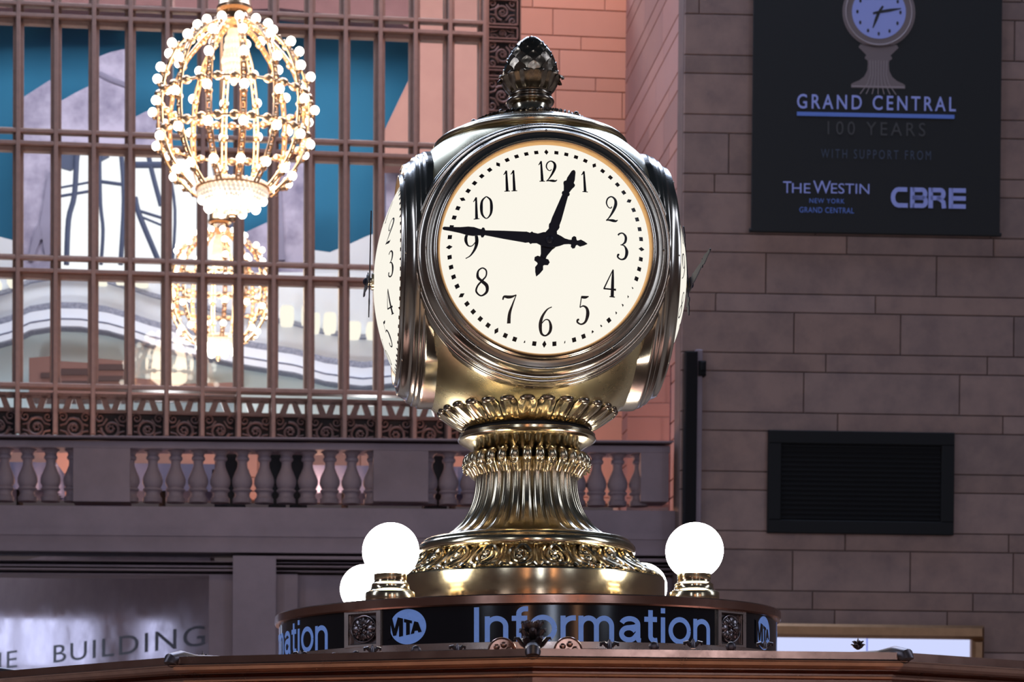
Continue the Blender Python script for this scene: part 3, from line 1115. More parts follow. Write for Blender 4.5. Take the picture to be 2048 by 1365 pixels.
# dark post at the wall corner
po = FR.pt(FR.uv(1378, 1000, .1)[0], FR.uv(1378, 1050)[1], .1)
post = thing('metal_post', po, 'black upright metal post beside the stone wall edge', 'post')
mb = MB(FR)
a, b_, c_, d_ = FR.box(1371, 703, 1390, 1200, .1)
mb.boxy((a, b_, .025), (c_, d_, .12), .01)
mb.build('shaft', M['black_post'], post, smooth=False)
mb = MB(FR)
a, b_, c_, d_ = FR.box(1398, 722, 1412, 752, .1)
mb.boxy((a, b_, .02), (c_, d_, .12), .015)
mb.boxy((c_ - .06, (b_ + d_) / 2 - .03, .02), (c_ - .02, (b_ + d_) / 2 + .06, .15), .01)
tag(mb.build('wall_lamp', M['panel_black'], smooth=False), 'small dark box fixed on the wall beside the black post', 'lamp')
mb = MB(FR)
a, b_, c_, d_ = FR.box(1390, 700, 1399, 1220, .05)
mb.boxy((a, b_, 0), (c_, d_, .08), .01)
tag(mb.build('trim_5', M['stone_plain'], smooth=False), kind='structure')

# banner
a, b_, c_, d_ = FR.box(1508, -70, 1998, 472, .06)
BU = lambda x, y: FR.uv(x, y, .085)
ban = thing('banner', FR.pt((a + c_) / 2, b_, .06), 'tall black banner with a printed clock hanging on the stone wall', 'banner')
mb = MB(FR)
N = 24
P, Fs = [], []
for i in range(N + 1):
    u = a + (c_ - a) * i / N
    for v in (b_, d_):
        P += [(u, v, .045), (u, v, .08)]
for i in range(N):
    k = i * 4
    Fs += [(k, k + 4, k + 6, k + 2), (k + 1, k + 3, k + 7, k + 5), (k, k + 1, k + 5, k + 4), (k + 2, k + 6, k + 7, k + 3)]
Fs += [(0, 2, 3, 1), (N * 4, N * 4 + 1, N * 4 + 3, N * 4 + 2)]
mb.add(P, Fs)
mb.tube([(a - .02, b_ + .01, .06), (c_ + .02, b_ + .01, .06)], .02, 8)
mb.build('cloth', M['banner'], ban, smooth=False)


def ban_text(name, body, x0, y0, x1, y1, m, sp=1.0, bold=0.0):
    mb = MB(FR)
    u0, v0 = BU(x0, y1)
    u1, v1 = BU(x1, y0)
    put_text(mb, body, u0, v0, u1, v1, .084, sp, bold)
    return mb.build(name, m, ban, smooth=False)


ban_text('lettering', 'GRAND CENTRAL', 1594, 194, 1912, 217, M['ban_white'], 1.35, .012)
mb = MB(FR)
u0, v0 = BU(1594, 231.3)
u1, v1 = BU(1909, 229.7)
mb.boxy((u0, v0, .08), (u1, v1, .084))
mb.build('rule_line', M['ban_blue'], ban, smooth=False)
ban_text('lettering', '100 YEARS', 1655, 246, 1851, 269, M['ban_dim'], 1.35)
ban_text('lettering', 'WITH SUPPORT FROM', 1642, 302, 1862, 316, M['ban_dimblue'], 1.45)
for s_, x0, x1, y0 in (('T', 1566, 1583, 363), ('HE', 1584, 1621, 367), ('W', 1626, 1662, 362), ('ESTIN', 1662, 1739, 368)):
    ban_text('lettering', s_, x0, y0, x1, 387 if s_ not in ('T', 'HE') else 386, M['ban_white'])
ban_text('lettering', 'NEW YORK', 1619, 398, 1689, 406, M['ban_blue'], 1.15)
ban_text('lettering', 'GRAND CENTRAL', 1599, 416, 1708, 425, M['ban_blue'], 1.1)
# block-letter logo
mb = MB(FR)
u0, v0 = BU(1782, 415)
u1, v1 = BU(1932, 377)
lw, lh = (u1 - u0), (v1 - v0)
mp = lambda x, y, w: (u0 + x * lw, v0 + y * lh, w)
sw = .22


def blk(pts, close=False):
    wx = sw * lh
    q = [(u0 + x * lw, v0 + y * lh, wx) for x, y in pts]
    mb.strip(q, lambda u, v, w: (u, v, w), .084)


def rarc(cx, cy, rx, ry, a0, a1):
    return arc(cx, cy, rx, ry, a0, a1, 8)


blk([(.215, .89), (.10, .89)] + rarc(.10, .5, .075, .39, 90, 270) + [(.10, .11), (.225, .11)])
for x0, kind in ((.285, 'B'), (.53, 'R')):
    blk([(x0, 0), (x0, 1)])
    blk([(x0, .89), (x0 + .13, .89)] + rarc(x0 + .13, .70, .04, .19, 90, -90) + [(x0 + .13, .5), (x0, .5)])
    if kind == 'B':
        blk([(x0, .5), (x0 + .135, .5)] + rarc(x0 + .135, .31, .045, .20, 90, -90) + [(x0 + .135, .11), (x0, .11)])
    else:
        blk([(x0 + .08, .5), (x0 + .13, .45), (x0 + .17, .30), (x0 + .18, 0)])
blk([(.80, 0), (.80, 1)])
for y in (.89, .5, .11):
    blk([(.80, y), (1.0, y)])
mb.build('logo', M['ban_white'], ban, smooth=False)
# printed clock picture
cu, cv = BU(1758, 24)
px_m = abs(BU(1858, 24)[0] - BU(1758, 24)[0]) / 100
mb = MB(FR)


def disc(mb, cu, cv, ru, rv, w, n=48):
    mb.add([(cu, cv, w)] + [(cu + ru * math.cos(2 * PI * k / n), cv + rv * math.sin(2 * PI * k / n), w) for k in range(n)], [(0, 1 + k, 1 + (k + 1) % n) for k in range(n)])


disc(mb, cu, cv, 73 * px_m, 71 * px_m, .0815)
half = [(30, 92), (36, 88), (40, 94), (30, 104), (24, 110), (27, 113), (27, 117), (22, 120), (21, 126), (22, 140), (28, 152), (38, 160), (50, 165), (54, 168), (54, 175)]
poly = [(cu + x * px_m, cv - (y - 24) * px_m) for x, y in half] + [(cu - x * px_m, cv - (y - 24) * px_m) for x, y in half[::-1]]
mb.add([(u, v, .0815) for u, v in poly], [(i, i + 1, 2 * len(half) - 2 - i, 2 * len(half) - 1 - i) for i in range(len(half) - 1)])
mb.mi = 1
mb.tube([(cu + 66 * px_m * math.cos(2 * PI * k / 48), cv + 65 * px_m * math.sin(2 * PI * k / 48), .0825) for k in range(48)], 1.6 * px_m, 6, True)
for k in range(-3, 4):
    mb.strip([(cu + k * 5.6 * px_m, cv - 96 * px_m, 1.3 * px_m), (cu + k * 5.4 * px_m, cv - 112 * px_m, 1.2 * px_m), (cu + k * 5.2 * px_m, cv - 124 * px_m, 1.2 * px_m), (cu + k * 7 * px_m, cv - 142 * px_m, 1.3 * px_m), (cu + k * 12 * px_m, cv - 163 * px_m, 1.6 * px_m)], lambda u, v, w: (u, v, w), .083)
mb.strip([(cu - 53 * px_m, cv - 148 * px_m, 3 * px_m), (cu + 53 * px_m, cv - 148 * px_m, 3 * px_m)], lambda u, v, w: (u, v, w), .083)
mb.mi = 2
disc(mb, cu, cv, 54 * px_m, 53 * px_m, .0835)
mb.mi = 3
for k in range(12):
    a_ = 2 * PI * k / 12
    disc(mb, cu + 43 * px_m * math.sin(a_), cv + 43 * px_m * math.cos(a_), 2.4 * px_m, 4 * px_m, .0845, 8)
idm = lambda u, v, w: (u, v, w)
for dx, dy, w0, w1 in ((44, 8, 6, 2), (-12, -32, 6, 2), (-12, -3, 5, 4), (8, 12, 5, 4)):
    mb.strip([(cu, cv, w0 * px_m), (cu + dx * .5 * px_m, cv + dy * .5 * px_m, w0 * px_m), (cu + dx * px_m, cv + dy * px_m, w1 * px_m)], idm, .0848)
mb.build('clock_picture', [M['ban_brown'], M['ban_brown2'], M['ban_white'], M['ink']], ban, smooth=False)

# dark louvred panel
lv = thing('louvre_panel', FR.pt(FR.uv(1722, 1070)[0], FR.uv(1722, 1070)[1], .03), 'wide black rectangular panel on the stone wall below the banner', 'panel')
a, b_, c_, d_ = FR.box(1538, 860, 1908, 1071, .07)
mb = MB(FR)
fw_ = .13
mb.boxy((a, b_, .02), (c_, b_ + fw_, .07), .008)
mb.boxy((a, d_ - fw_, .02), (c_, d_, .07), .008)
mb.boxy((a, b_ + fw_, .02), (a + fw_, d_ - fw_, .07), .008)
mb.boxy((c_ - fw_, b_ + fw_, .02), (c_, d_ - fw_, .07), .008)
mb.build('frame', M['panel_black2'], lv, smooth=False)
mb = MB(FR)
mb.boxy((a + fw_, b_ + fw_, .02), (c_ - fw_, d_ - fw_, .04))
n = 16
for k in range(n):
    v = b_ + fw_ + (d_ - b_ - 2 * fw_) * (k + .5) / n
    mb.boxy((a + fw_, v - .012, .04), (c_ - fw_, v + .012, .052), .004)
mb.build('slats', M['panel_black'], lv, smooth=False)

# lit sign with brass frame
ls = thing('lit_sign', FR.pt(FR.uv(1750, 1450)[0], FR.uv(1750, 1450)[1], .03), 'long backlit white sign in a brass frame behind the booth roof', 'sign')
a, b_, c_, d_ = FR.box(1470, 1246, 1967, 1470, .12)
a2, b2, c2, d2 = FR.box(1490, 1275, 1938, 1445, .06)
mb = MB(FR)
for A, B in (((a, d2), (c_, d_)), ((a, b_), (c_, b2)), ((a, b2), (a2, d2)), ((c2, b2), (c_, d2))):
    mb.boxy((A[0], A[1], .02), (B[0], B[1], .14), .03)
mb.build('frame', M['frame_brass'], ls, smooth=False)
um = FR.uv(1734, 1300, .06)[0]
for x0, x1 in ((a2, um - .008), (um + .008, c2)):
    mb = MB(FR)
    mb.boxy((x0, b2, .02), (x1, d2, .06))
    mb.build('panel', M['lit_panel'], ls, smooth=False)
mb = MB(FR)
mb.boxy((um - .008, b2, .02), (um + .008, d2, .058))
mb.build('seam', M['seam'], ls, smooth=False)

# ================================================================== THE INFORMATION BOOTH
AX, AY = 0.673, 5.714
C0 = (AX, AY)


def at(px, py, Y):
    d = ray(px, py)
    return CAM + d * (Y / F_PX)


booth = thing('information_booth', (AX, AY, 0), 'reddish bronze many-sided information booth carrying the round sign and clock', 'booth')
A0 = math.radians(-6.1)
NB = 12


def ngon(mb, prof):
    mb.lathe([(r_ + .18, z_ - .0125 if z_ > .5 else z_) for r_, z_ in prof], NB, C0, a0=A0, a1=A0 + 2 * PI)


mb = MB()
ngon(mb, [(1.395, 1.872), (1.10, 1.889), (.64, 1.9135), (.30, 1.9135)])
mb.build('roof', M['bronze'], booth, smooth=False)
mb = MB()
ngon(mb, [(1.375, 1.866), (1.385, 1.8955), (1.400, 1.8955), (1.402, 1.8800), (1.4055, 1.8785), (1.4065, 1.8765), (1.4045, 1.8745), (1.400, 1.873), (1.396, 1.866), (1.386, 1.8605), (1.383, 1.8595),
          (1.384, 1.8585), (1.384, 1.857), (1.372, 1.855), (1.366, 1.850), (1.366, 1.848), (1.374, 1.8475), (1.374, 1.8455), (1.362, 1.8445), (1.358, 1.838), (1.362, 1.8375), (1.362, 1.823), (1.354, 1.8215), (1.354, 1.8195), (1.3625, 1.8190), (1.3625, 1.79), (1.352, 1.785), (1.352, 1.70), (1.34, 1.69), (1.33, 1.66)])
mb.build('cornice', M['bronze'], booth, smooth=False)
mb = MB()
ngon(mb, [(1.33, 1.66), (1.30, 1.65), (1.30, 1.05), (1.34, 1.04), (1.34, .95), (1.30, .94), (1.30, .12), (1.36, .10), (1.36, 0.0)])
mb.build('body', M['bronze'], booth, smooth=False)


def vert_dir(k):
    a_ = A0 + k * 2 * PI / NB
    return Vector((math.sin(a_), -math.cos(a_), 0))


AXV = Vector((AX, AY, 0))
for k in (-2, -1, 0, 1, 2):
    d = vert_dir(k)
    mb = MB()
    p0 = AXV + d * 1.588 + Vector((0, 0, 1.8735))
    p1 = AXV + d * 1.55 + Vector((0, 0, 1.8815))
    p2 = AXV + d * 1.20 + Vector((0, 0, 1.8885))
    mb.tube([p0 + d * .002 - Vector((0, 0, .006)), p0 + Vector((0, 0, .001)), p1 + Vector((0, 0, .001)), p1 - d * .05, p2], [.014, .0165, .0165, .011, .010], 14)
    mb.build('hip_cap', M['ornament'], booth, smooth=True)


def leafy(mb, base, right, fwd, s, tiers):
    """upright palmette: central bud with curling leaf pairs; s = height"""
    up = Vector((0, 0, 1))
    b = Vector(base)
    mb.tube([b, b + up * s * .35, b + up * s * .75, b + up * s], [s * .16, s * .21, s * .15, s * .02], 10, flat=.6)
    for t in range(tiers):
        z0, z1 = s * (.05 + .28 * t), s * (.42 + .26 * t)
        rr = s * (.50 - .10 * t)
        for k in range(6):
            an = k * PI / 3 + (PI / 6 if t % 2 else 0)
            dd = right * math.cos(an) + fwd * math.sin(an)
            mb.tube([b + up * z0 + dd * s * .10, b + up * (z0 + z1) / 2 + dd * rr * .62, b + up * z1 + dd * rr * .92, b + up * (z1 + s * .02) + dd * rr * 1.12, b + up * (z1 - s * .05) + dd * rr * 1.2],
                    [s * .07, s * .135, s * .12, s * .075, s * .02], 8, flat=.6)


d = vert_dir(0)
mb = MB()
right = Vector((0, 0, 1)).cross(d).normalized()
leafy(mb, at(1065, 1303, 4.22), right, d, .066, 3)
mb.build('corner_ornament', M['ornament'], booth)
for px, py, Y, s in ((405, 1318, 4.75, .027), (1716, 1306, 4.65, .028)):
    mb = MB()
    leafy(mb, at(px, py, Y), Vector((1, 0, 0)), Vector((0, -1, 0)), s, 2)
    mb.build('corner_ornament', M['ornament'], booth)
# small trefoils of the roof cresting
for px, py, s in ((600, 1309, .016), (745, 1304, .021), (915, 1302, .020), (1219, 1300, .023), (1386, 1300, .023), (1530, 1302, .020)):
    Y = 4.62
    b = at(px, py, Y)
    mb = MB()
    mb.tube([b, b + Vector((0, 0, s * .6)), b + Vector((0, 0, s))], [s * .45, s * .42, s * .1], 10, flat=.6)
    for sx in (-1, 1):
        mb.tube([b + Vector((sx * s * .2, 0, s * .25)), b + Vector((sx * s * .55, 0, s * .62)), b + Vector((sx * s * .85, 0, s * .55)), b + Vector((sx * s * .9, 0, s * .30))], [s * .2, s * .22, s * .2, s * .1], 8)
    mb.build('cresting', M['ornament'], booth)
for px, py, s in ((712, 1310, .010), (668, 1313, .010), (832, 1303, .012), (1308, 1300, .012), (1462, 1302, .012), (565, 1316, .009), (512, 1318, .009)):
    b = at(px, py, 4.62)
    mb = MB()
    mb.ball(b + Vector((0, 0, s * .4)), (s, s * .6, s), 14, 10)
    mb.build('cresting_knob', M['ornament'], booth)
for px in (1004, 1136):
    b = at(px, 1303, 4.36)
    mb = MB()
    R_ = .030
    mb.tube([b + Vector((R_ * math.cos(2 * PI * k / 36), 0, R_ * math.sin(2 * PI * k / 36))) for k in range(36)], .0022, 8, True)
    P = [(b.x + R_ * math.cos(2 * PI * k / 36), b.z + R_ * math.sin(2 * PI * k / 36)) for k in range(36)]
    mb.prism(P, b.y, b.y + .006, lambda u, v, w: (u, w, v))
    for k in range(6):
        a_ = k * PI / 3 + .3
        mb.ball(b + Vector((.016 * math.cos(a_), -.001, .016 * math.sin(a_))), (.007, .004, .007), 10, 8)
    mb.ball(b + Vector((0, -.002, 0)), (.007, .005, .007), 10, 8)
    mb.build('medallion', M['bronze'], booth)

# ================================================================== ROUND SIGN DRUM
RD = .701
ZT, ZB = 2.083, 1.918
sign = thing('information_sign', (AX, AY, ZB), 'round black sign drum reading Information under the clock', 'sign')


def cyl(R):
    def f(s, z, w):
        th = s / RD
        return (AX + (R + w) * math.sin(th), AY - (R + w) * math.cos(th), z)
    return f


cm = cyl(RD)
mb = MB()
mb.lathe([(.30, ZT), (.700, ZT), (.710, ZT - .001), (.7125, ZT - .004), (.7125, ZT - .024), (.710, ZT - .028), (.700, ZT - .029)], 160, C0)
mb.build('rim', M['bronze'], sign, angle=25)
mb = MB()
mb.lathe([(.695, 1.962), (.7035, 1.962), (.7035, 1.945), (.706, 1.942), (.706, 1.93), (.712, 1.928), (.712, 1.918), (.6, 1.918)], 160, C0)
mb.build('base_band', M['bronze_sign'], sign, angle=25)
ZP0, ZP1 = 1.9615, ZT - .0285
BAY = [-43.2, 43.0, 137, -137]
HWB = 5.0
for i in range(4):
    a_ = math.radians((-43.2, 43.0, 136.9, 223.1)[i] + HWB)
    b_ = math.radians((43.0, 136.9, 223.1, 316.8)[i] - HWB)
    mb = MB()
    mb.lathe([(RD, ZP0), (RD, ZP1)], 48, C0, a0=a_, a1=b_)
    pn = mb.build('sign_panel', M['sign_black'], sign)
    off = math.radians((0, 90, 180, 270)[i])
    s_ = lambda deg: (math.radians(deg) + off) * RD
    mb = MB()
    put_sign_word(mb, 'Information', s_(-17.1), s_(35.6), ZP0 + .001, ZP1 - .004, cm, .0012)
    # logo disc
    c0_, rl = s_(-31.7), .0525
    zc = (ZP0 + ZP1) / 2 - .0005
    n = 48
    mb.add([cm(c0_, zc, .0012)] + [cm(c0_ + rl * math.cos(2 * PI * k / n), zc + rl * .86 * math.sin(2 * PI * k / n), .0012) for k in range(n)], [(0, 1 + k, 1 + (k + 1) % n) for k in range(n)])
    mb.build('lettering', M['sign_letter'], pn, smooth=False)
    mb = MB()

    def lm(u, v, w):
        # letters shrink towards the right end of the disc
        t = u
        k_ = 1.0 - .62 * t
        return cm(c0_ - .054 + t * .092, zc + .004 + (v - .55) * .062 * k_ - .006 * t, w)
    for poly in ([(-.08, 0), (-.08, 1), (.08, 1), (.18, .45), (.28, 1), (.45, 1), (.45, 0), (.32, 0), (.32, .58), (.23, .10), (.13, .10), (.05, .58), (.05, 0)],
                 [(.48, 1), (.73, 1), (.73, .79), (.665, .79), (.665, 0), (.545, 0), (.545, .79), (.48, .79)],
                 [(.69, 0), (.80, 1), (.92, 1), (1.03, 0), (.925, 0), (.905, .20), (.815, .20), (.795, 0)]):
        mb.add([lm(x, y, .0024) for x, y in poly], [tuple(range(len(poly)))])
    mb.build('logo', M['sign_black'], pn, smooth=False)

for bi, deg in enumerate((-43.2, 43.0, 136.9, 223.1)):
    th = math.radians(deg)
    rt = Vector((math.cos(th), math.sin(th), 0))
    fw = Vector((math.sin(th), -math.cos(th), 0))
    cz = (ZP0 + ZP1) / 2
    cc = Vector((AX, AY, cz)) + fw * (RD - .004)
    tm = lambda u, v, w: cc + rt * u + Vector((0, 0, v)) + fw * w
    hw, hh = math.radians(HWB) * RD, (ZP1 - ZP0) / 2
    ros = MB()

    def rb(u0, v0, u1, v1, w0, w1):
        ros.prism([(u0, v0), (u1, v0), (u1, v1), (u0, v1)], w0, w1, tm)
    iw, ih = hw - .013, hh - .004
    for q, w1_ in ((0, .0075), (.004, .0105)):
        pass
    rb(-hw - .001, -hh, -iw, hh, -.01, .0075)
    rb(iw, -hh, hw + .001, hh, -.01, .0075)
    rb(-iw, ih - .002, iw, hh, -.01, .0075)
    rb(-iw, -hh, iw, -ih + .002, -.01, .0075)
    fr_ = ros.build('rosette_frame', M['bronze_sign'], sign, smooth=False)
    ros = MB()
    rb(-iw, -ih, iw, ih, -.012, -.004)
    P = [tm(q_[0], q_[1], .003) for q_ in ((-iw + .003, -ih + .004), (iw - .003, -ih + .004), (iw - .003, ih - .004), (-iw + .003, ih - .004))]
    ros.tube(P, .0016, 6, True, raw=True)
    ros.tube([tm((iw - .006) * math.cos(2 * PI * k / 40), (ih - .008) * math.sin(2 * PI * k / 40), .001) for k in range(40)], .0024, 8, True, raw=True)
    def petal(a_, f0, f1, wd_, w0_, tk):
        ex, ey = math.sin(a_) * (iw - .007), math.cos(a_) * (ih - .010)
        c_ = tm(ex * (f0 + f1) / 2, ey * (f0 + f1) / 2, w0_)
        rad_ = (rt * ex + Vector((0, 0, ey)))
        ln = rad_.length
        rad_.normalize()
        tan_ = fw.cross(rad_)
        ros.ball(c_, (ln * (f1 - f0) / 2, wd_, tk), 12, 8, (rad_, tan_, fw))
        ros.tube([c_ - rad_ * ln * (f1 - f0) * .4 + fw * tk * .8, c_ + fw * tk * 1.15, c_ + rad_ * ln * (f1 - f0) * .4 + fw * tk * .7], .0012, 6)
    for k in range(8):     # petals
        a_ = k * PI / 4
        petal(a_, .18, .98, .0115, .001, .006)
        a2_ = a_ + PI / 8
        petal(a2_, .55, .99, .005, -.002, .004)
    for k in range(4):
        petal(k * PI / 2 + PI / 4, .05, .52, .0075, .007, .005)
    ros.ball(tm(0, 0, .012), .0065, 12, 8)
    ros.build('rosette', M['bronze_dark'], sign)

# ================================================================== THE CLOCK
clock = thing('clock', (AX, AY, ZT), 'large four-faced brass clock with lit cream dials on a fluted pedestal', 'clock')
ZC = 3.031
R0 = .46
DD, RHO = .36, .284
# --- plinth
mb = MB()
mb.lathe([(.30, ZT + .0005), (.392, ZT + .0005), (.393, ZT + .003), (.393, 2.176), (.391, 2.180), (.378, 2.1805), (.34, 2.181)], 160, C0)
mb.build('plinth', M['brass_bright'], clock, angle=25)
# --- ornament band
NS = 22
r0_, z0_, r1_, z1_ = .290, 2.252, .386, 2.182
mb = MB()
mb.lathe([(r1_ - .005, z1_), (r1_ - .008, z1_ + .004), (.350, 2.197), (.322, 2.216), (.303, 2.235), (r0_ - .004, z0_ + .004)], 160, C0)
mb.build('ornament_band', M['brass'], clock)
mb = MB()


def bandmap(th, t, n):
    # t 0 top .. 1 bottom along a slightly hollow slope
    rr = r0_ + (r1_ - r0_) * t - .012 * math.sin(PI * t)
    zz = z0_ + (z1_ - z0_) * t - .006 * math.sin(PI * t)
    rr += n * .68
    zz += n * .73
    return (AX + rr * math.sin(th), AY - rr * math.cos(th), zz)


seg = 2 * PI / NS
for i in range(NS):
    th0 = (i + .42) * seg
    bp = lambda x, t, n=.002: bandmap(th0 + x * seg, t, n)
    for sx in (-1, 1):
        P = catmull([(.0, .92), (sx * .17, .90), (sx * .33, .66), (sx * .34, .36), (sx * .20, .12), (sx * .02, .10), (-sx * .10, .26), (-sx * .04, .42), (sx * .06, .38)], 4)
        if sx == 1:
            mb.tube([bp(x, t, .004 + .004 * k / len(P)) for k, (x, t) in enumerate(P)], [.0042 + .0022 * math.sin(PI * k / len(P)) for k in range(len(P))], 7)
        else:
            P = catmull([(-.05, .95), (-.22, .86), (-.35, .60), (-.33, .30), (-.22, .12)], 4)
            mb.tube([bp(x, t, .004) for x, t in P], [.003 + .004 * math.sin(PI * k / len(P)) for k in range(len(P))], 7)
        P = catmull([(sx * .02, .80), (sx * .13, .70), (sx * .20, .50), (sx * .16, .30)], 4)
        mb.tube([bp(x, t, .006) for x, t in P], [.0025 + .004 * math.sin(PI * k / len(P)) for k in range(len(P))], 7)
        P = catmull([(sx * .20, .98), (sx * .36, .82), (sx * .44, .52), (sx * .46, .06)], 4)
        mb.tube([bp(x, t, .003) for x, t in P], [.0025 + .0015 * math.sin(PI * k / len(P)) for k in range(len(P))], 6)
    mb.ball(bp(.02, .34, .007), (.008, .006, .008), 10, 8)
    mb.ball(bp(0, .58, .006), (.009, .006, .010), 10, 8)
    # shell between the scrolls
    for k in range(-2, 3):
        mb.tube([bp(.5 + k * .02, .99, .003), bp(.5 + k * .045, .90, .007), bp(.5 + k * .055, .83, .004)], [.003, .0042, .002], 6)
mb.build('scroll_ornament', M['brass'], clock)
# --- torus and steps below the column
mb = MB()
mb.lathe([(.284, 2.251), (.300, 2.250), (.308, 2.254), (.311, 2.262), (.309, 2.272), (.303, 2.280), (.297, 2.283), (.296, 2.287), (.291, 2.292), (.284, 2.295), (.262, 2.299), (.255, 2.300)], 160, C0)
mb.build('torus_moulding', M['brass_bright'], clock, angle=50)
# --- fluted column
NF = 30
colp = [(.2600, 2.298), (.2400, 2.304), (.2180, 2.316), (.1960, 2.334), (.1780, 2.356), (.1640, 2.380), (.1550, 2.404), (.1490, 2.430), (.1465, 2.455), (.1465, 2.475), (.1490, 2.492), (.1530, 2.503)]
colp = catmull(colp, 3)


def flute(t, i):
    x = (t * NF / (2 * PI)) % 1.0
    b = abs(math.sin(PI * x))
    k = i / (len(colp) - 1)
    amp = .0185 - .008 * k
    # rounded rib with a fine fillet line on each side
    e_ = min(x, 1 - x)
    f = -amp * .85 * (1 - b ** .75)
    f -= .0014 * math.exp(-((e_ - .2) / .05) ** 2)
    f -= .0012 * math.exp(-((x - .5) / .10) ** 2)
    return f


mb = MB()
mb.lathe(colp, NF * 20, C0, rf=flute)
mb.build('fluted_column', M['brass'], clock, angle=80)
mb = MB()
for i in range(NF):
    th = (i + .5) * 2 * PI / NF
    dr = Vector((math.sin(th), -math.cos(th), 0))
    rt = Vector((math.cos(th), math.sin(th), 0))
    b = Vector((AX, AY, 0))
    tp = catmull([(.148, 2.478, .010), (.156, 2.494, .0125), (.1655, 2.507, .0142), (.1690, 2.519, .0138), (.1650, 2.529, .0118), (.157, 2.535, .0080), (.152, 2.536, .002)], 4)
    mb.tube([b + dr * q[0] + Vector((0, 0, q[1])) for q in tp], [q[2] for q in tp], 14)
    mb.ball(b + dr * .1785 + Vector((0, 0, 2.507)), (.0065, .0065, .0065), 10, 8)
    mb.tube([b + dr * .180 + Vector((0, 0, 2.50)) + rt * (.009 * math.cos(q)) + Vector((0, 0, .009 * math.sin(q))) - dr * (.003 * abs(math.cos(q))) for q in [PI + PI * j / 10 for j in range(11)]], .0022, 6)
mb.build('lobe_ring', M['brass'], clock)
# --- neck disc
mb = MB()
mb.lathe([(.120, 2.520), (.133, 2.528), (.146, 2.542), (.160, 2.556), (.176, 2.567), (.188, 2.573), (.1945, 2.5775), (.1965, 2.5815), (.1955, 2.585), (.1925, 2.5865), (.1935, 2.5875), (.1935, 2.5945), (.190, 2.597), (.150, 2.598)], 160, C0)
mb.build('neck_disc', M['brass_bright'], clock, angle=40)
mb = MB()
mb.lathe([(.172, 2.597), (.172, 2.612), (.182, 2.614)], 96, C0)
mb.build('neck_gap', M['black_gap'], clock)  # black sleeve paints the shade between petals and disc
# --- petal crown
NPT = 28
mb = MB()
tips = MB()
rows = 7
for i in range(NPT):
    th0 = (i + .5) * 2 * PI / NPT
    hwid = PI / NPT * .97
    P, Fs = [], []
    nx = 8
    for j in range(rows):
        t = j / (rows - 1)
        rr = .181 + (.246 - .181) * t ** .9
        zz = 2.611 + (2.659 - 2.611) * (t ** 1.15)
        wsc = .96 if t < .8 else .96 * math.sqrt(max(0.05, 1 - ((t - .8) / .28) ** 2))
        for k in range(nx + 1):
            x = -1 + 2 * k / nx
            bul = .008 * (1 - x * x) * (.4 + t) - (.0042 * (1 - abs(x) / .35) if abs(x) < .35 else 0) * (1 - t * .5)
            edge = .0025 if abs(x) > .85 else 0
            r_ = rr + bul * .75 + edge
            z_ = zz - bul * .65 - edge
            P.append((AX + r_ * math.sin(th0 + x * hwid * wsc), AY - r_ * math.cos(th0 + x * hwid * wsc), z_))
    for j in range(rows - 1):
        for k in range(nx):
            Fs.append((j * (nx + 1) + k, j * (nx + 1) + k + 1, (j + 1) * (nx + 1) + k + 1, (j + 1) * (nx + 1) + k))
    mb.add(P, Fs)
    dr = Vector((math.sin(th0), -math.cos(th0), 0))
    rt = Vector((math.cos(th0), math.sin(th0), 0))
    tips.ball(Vector((AX, AY, 2.659)) + dr * .246, (.0215, .0115, .0105), 16, 10, (rt, (dr + Vector((0, 0, .4))).normalized(), (Vector((0, 0, 1)) - dr * .4).normalized()))
mb.lathe([(.178, 2.610), (.232, 2.648), (.200, 2.655)], 96, C0)
mb.build('petal_collar', M['brass_bright'], clock, angle=60)
tips.build('petal_tips', M['brass_dark'], clock)  # darker brass paints in the dark ceiling the tips mirror
# --- globe case
mb = MB()
prof = []
for k in range(49):
    ph = math.radians(-67 + 124 * k / 48)
    prof.append((.455 * math.cos(ph), ZC + .009 + .455 * math.sin(ph)))
mb.lathe(prof, 128, C0)
# openings for the four dials are covered by the bezels; cut the sphere there
keep = []
for fi, f in enumerate(mb.f):
    c = sum((mb.v[i] for i in f), Vector()) / len(f) - Vector((AX, AY, ZC))
    lat = [c.z, c.x, c.y]
    ok = True
    for ax in ((c.x, c.y), (c.y, c.x)):
        if abs(ax[1]) > .30 and math.hypot(ax[0], c.z) < .30:
            ok = False
    keep.append(ok)
mb.f = [f for f, k in zip(mb.f, keep) if k]
mb.m = [m_ for m_, k in zip(mb.m, keep) if k]
mb.build('globe_case', M['brass_case'], clock)

BZ = [(.283, .350), (.2835, .362), (.284, .375), (.2865, .379), (.289, .380), (.2925, .378), (.294, .373), (.299, .369), (.307, .368), (.314, .3665), (.3165, .3685), (.3195, .3685), (.3215, .366), (.323, .360), (.328, .352), (.334, .343), (.3365, .342), (.339, .3425), (.341, .340), (.342, .334), (.3435, .330), (.346, .3305), (.3485, .3285), (.350, .323), (.351, .317), (.3535, .315), (.356, .311), (.357, .304), (.357, .235)]
HOURS = ['12', '1', '2', '3', '4', '5', '6', '7', '8', '9', '10', '11']
SAG = .082


def dome(u, v):
    q = min(1.0, (u * u + v * v) / (RHO * RHO))
    # spherical cap
    Rs = (RHO * RHO + SAG * SAG) / (2 * SAG)
    return DD + math.sqrt(max(0, Rs * Rs - q * RHO * RHO)) - (Rs - SAG)


def hand_outline(pts):
    return [(x, y) for y, x in pts] + [(-x, y) for y, x in pts[::-1]]


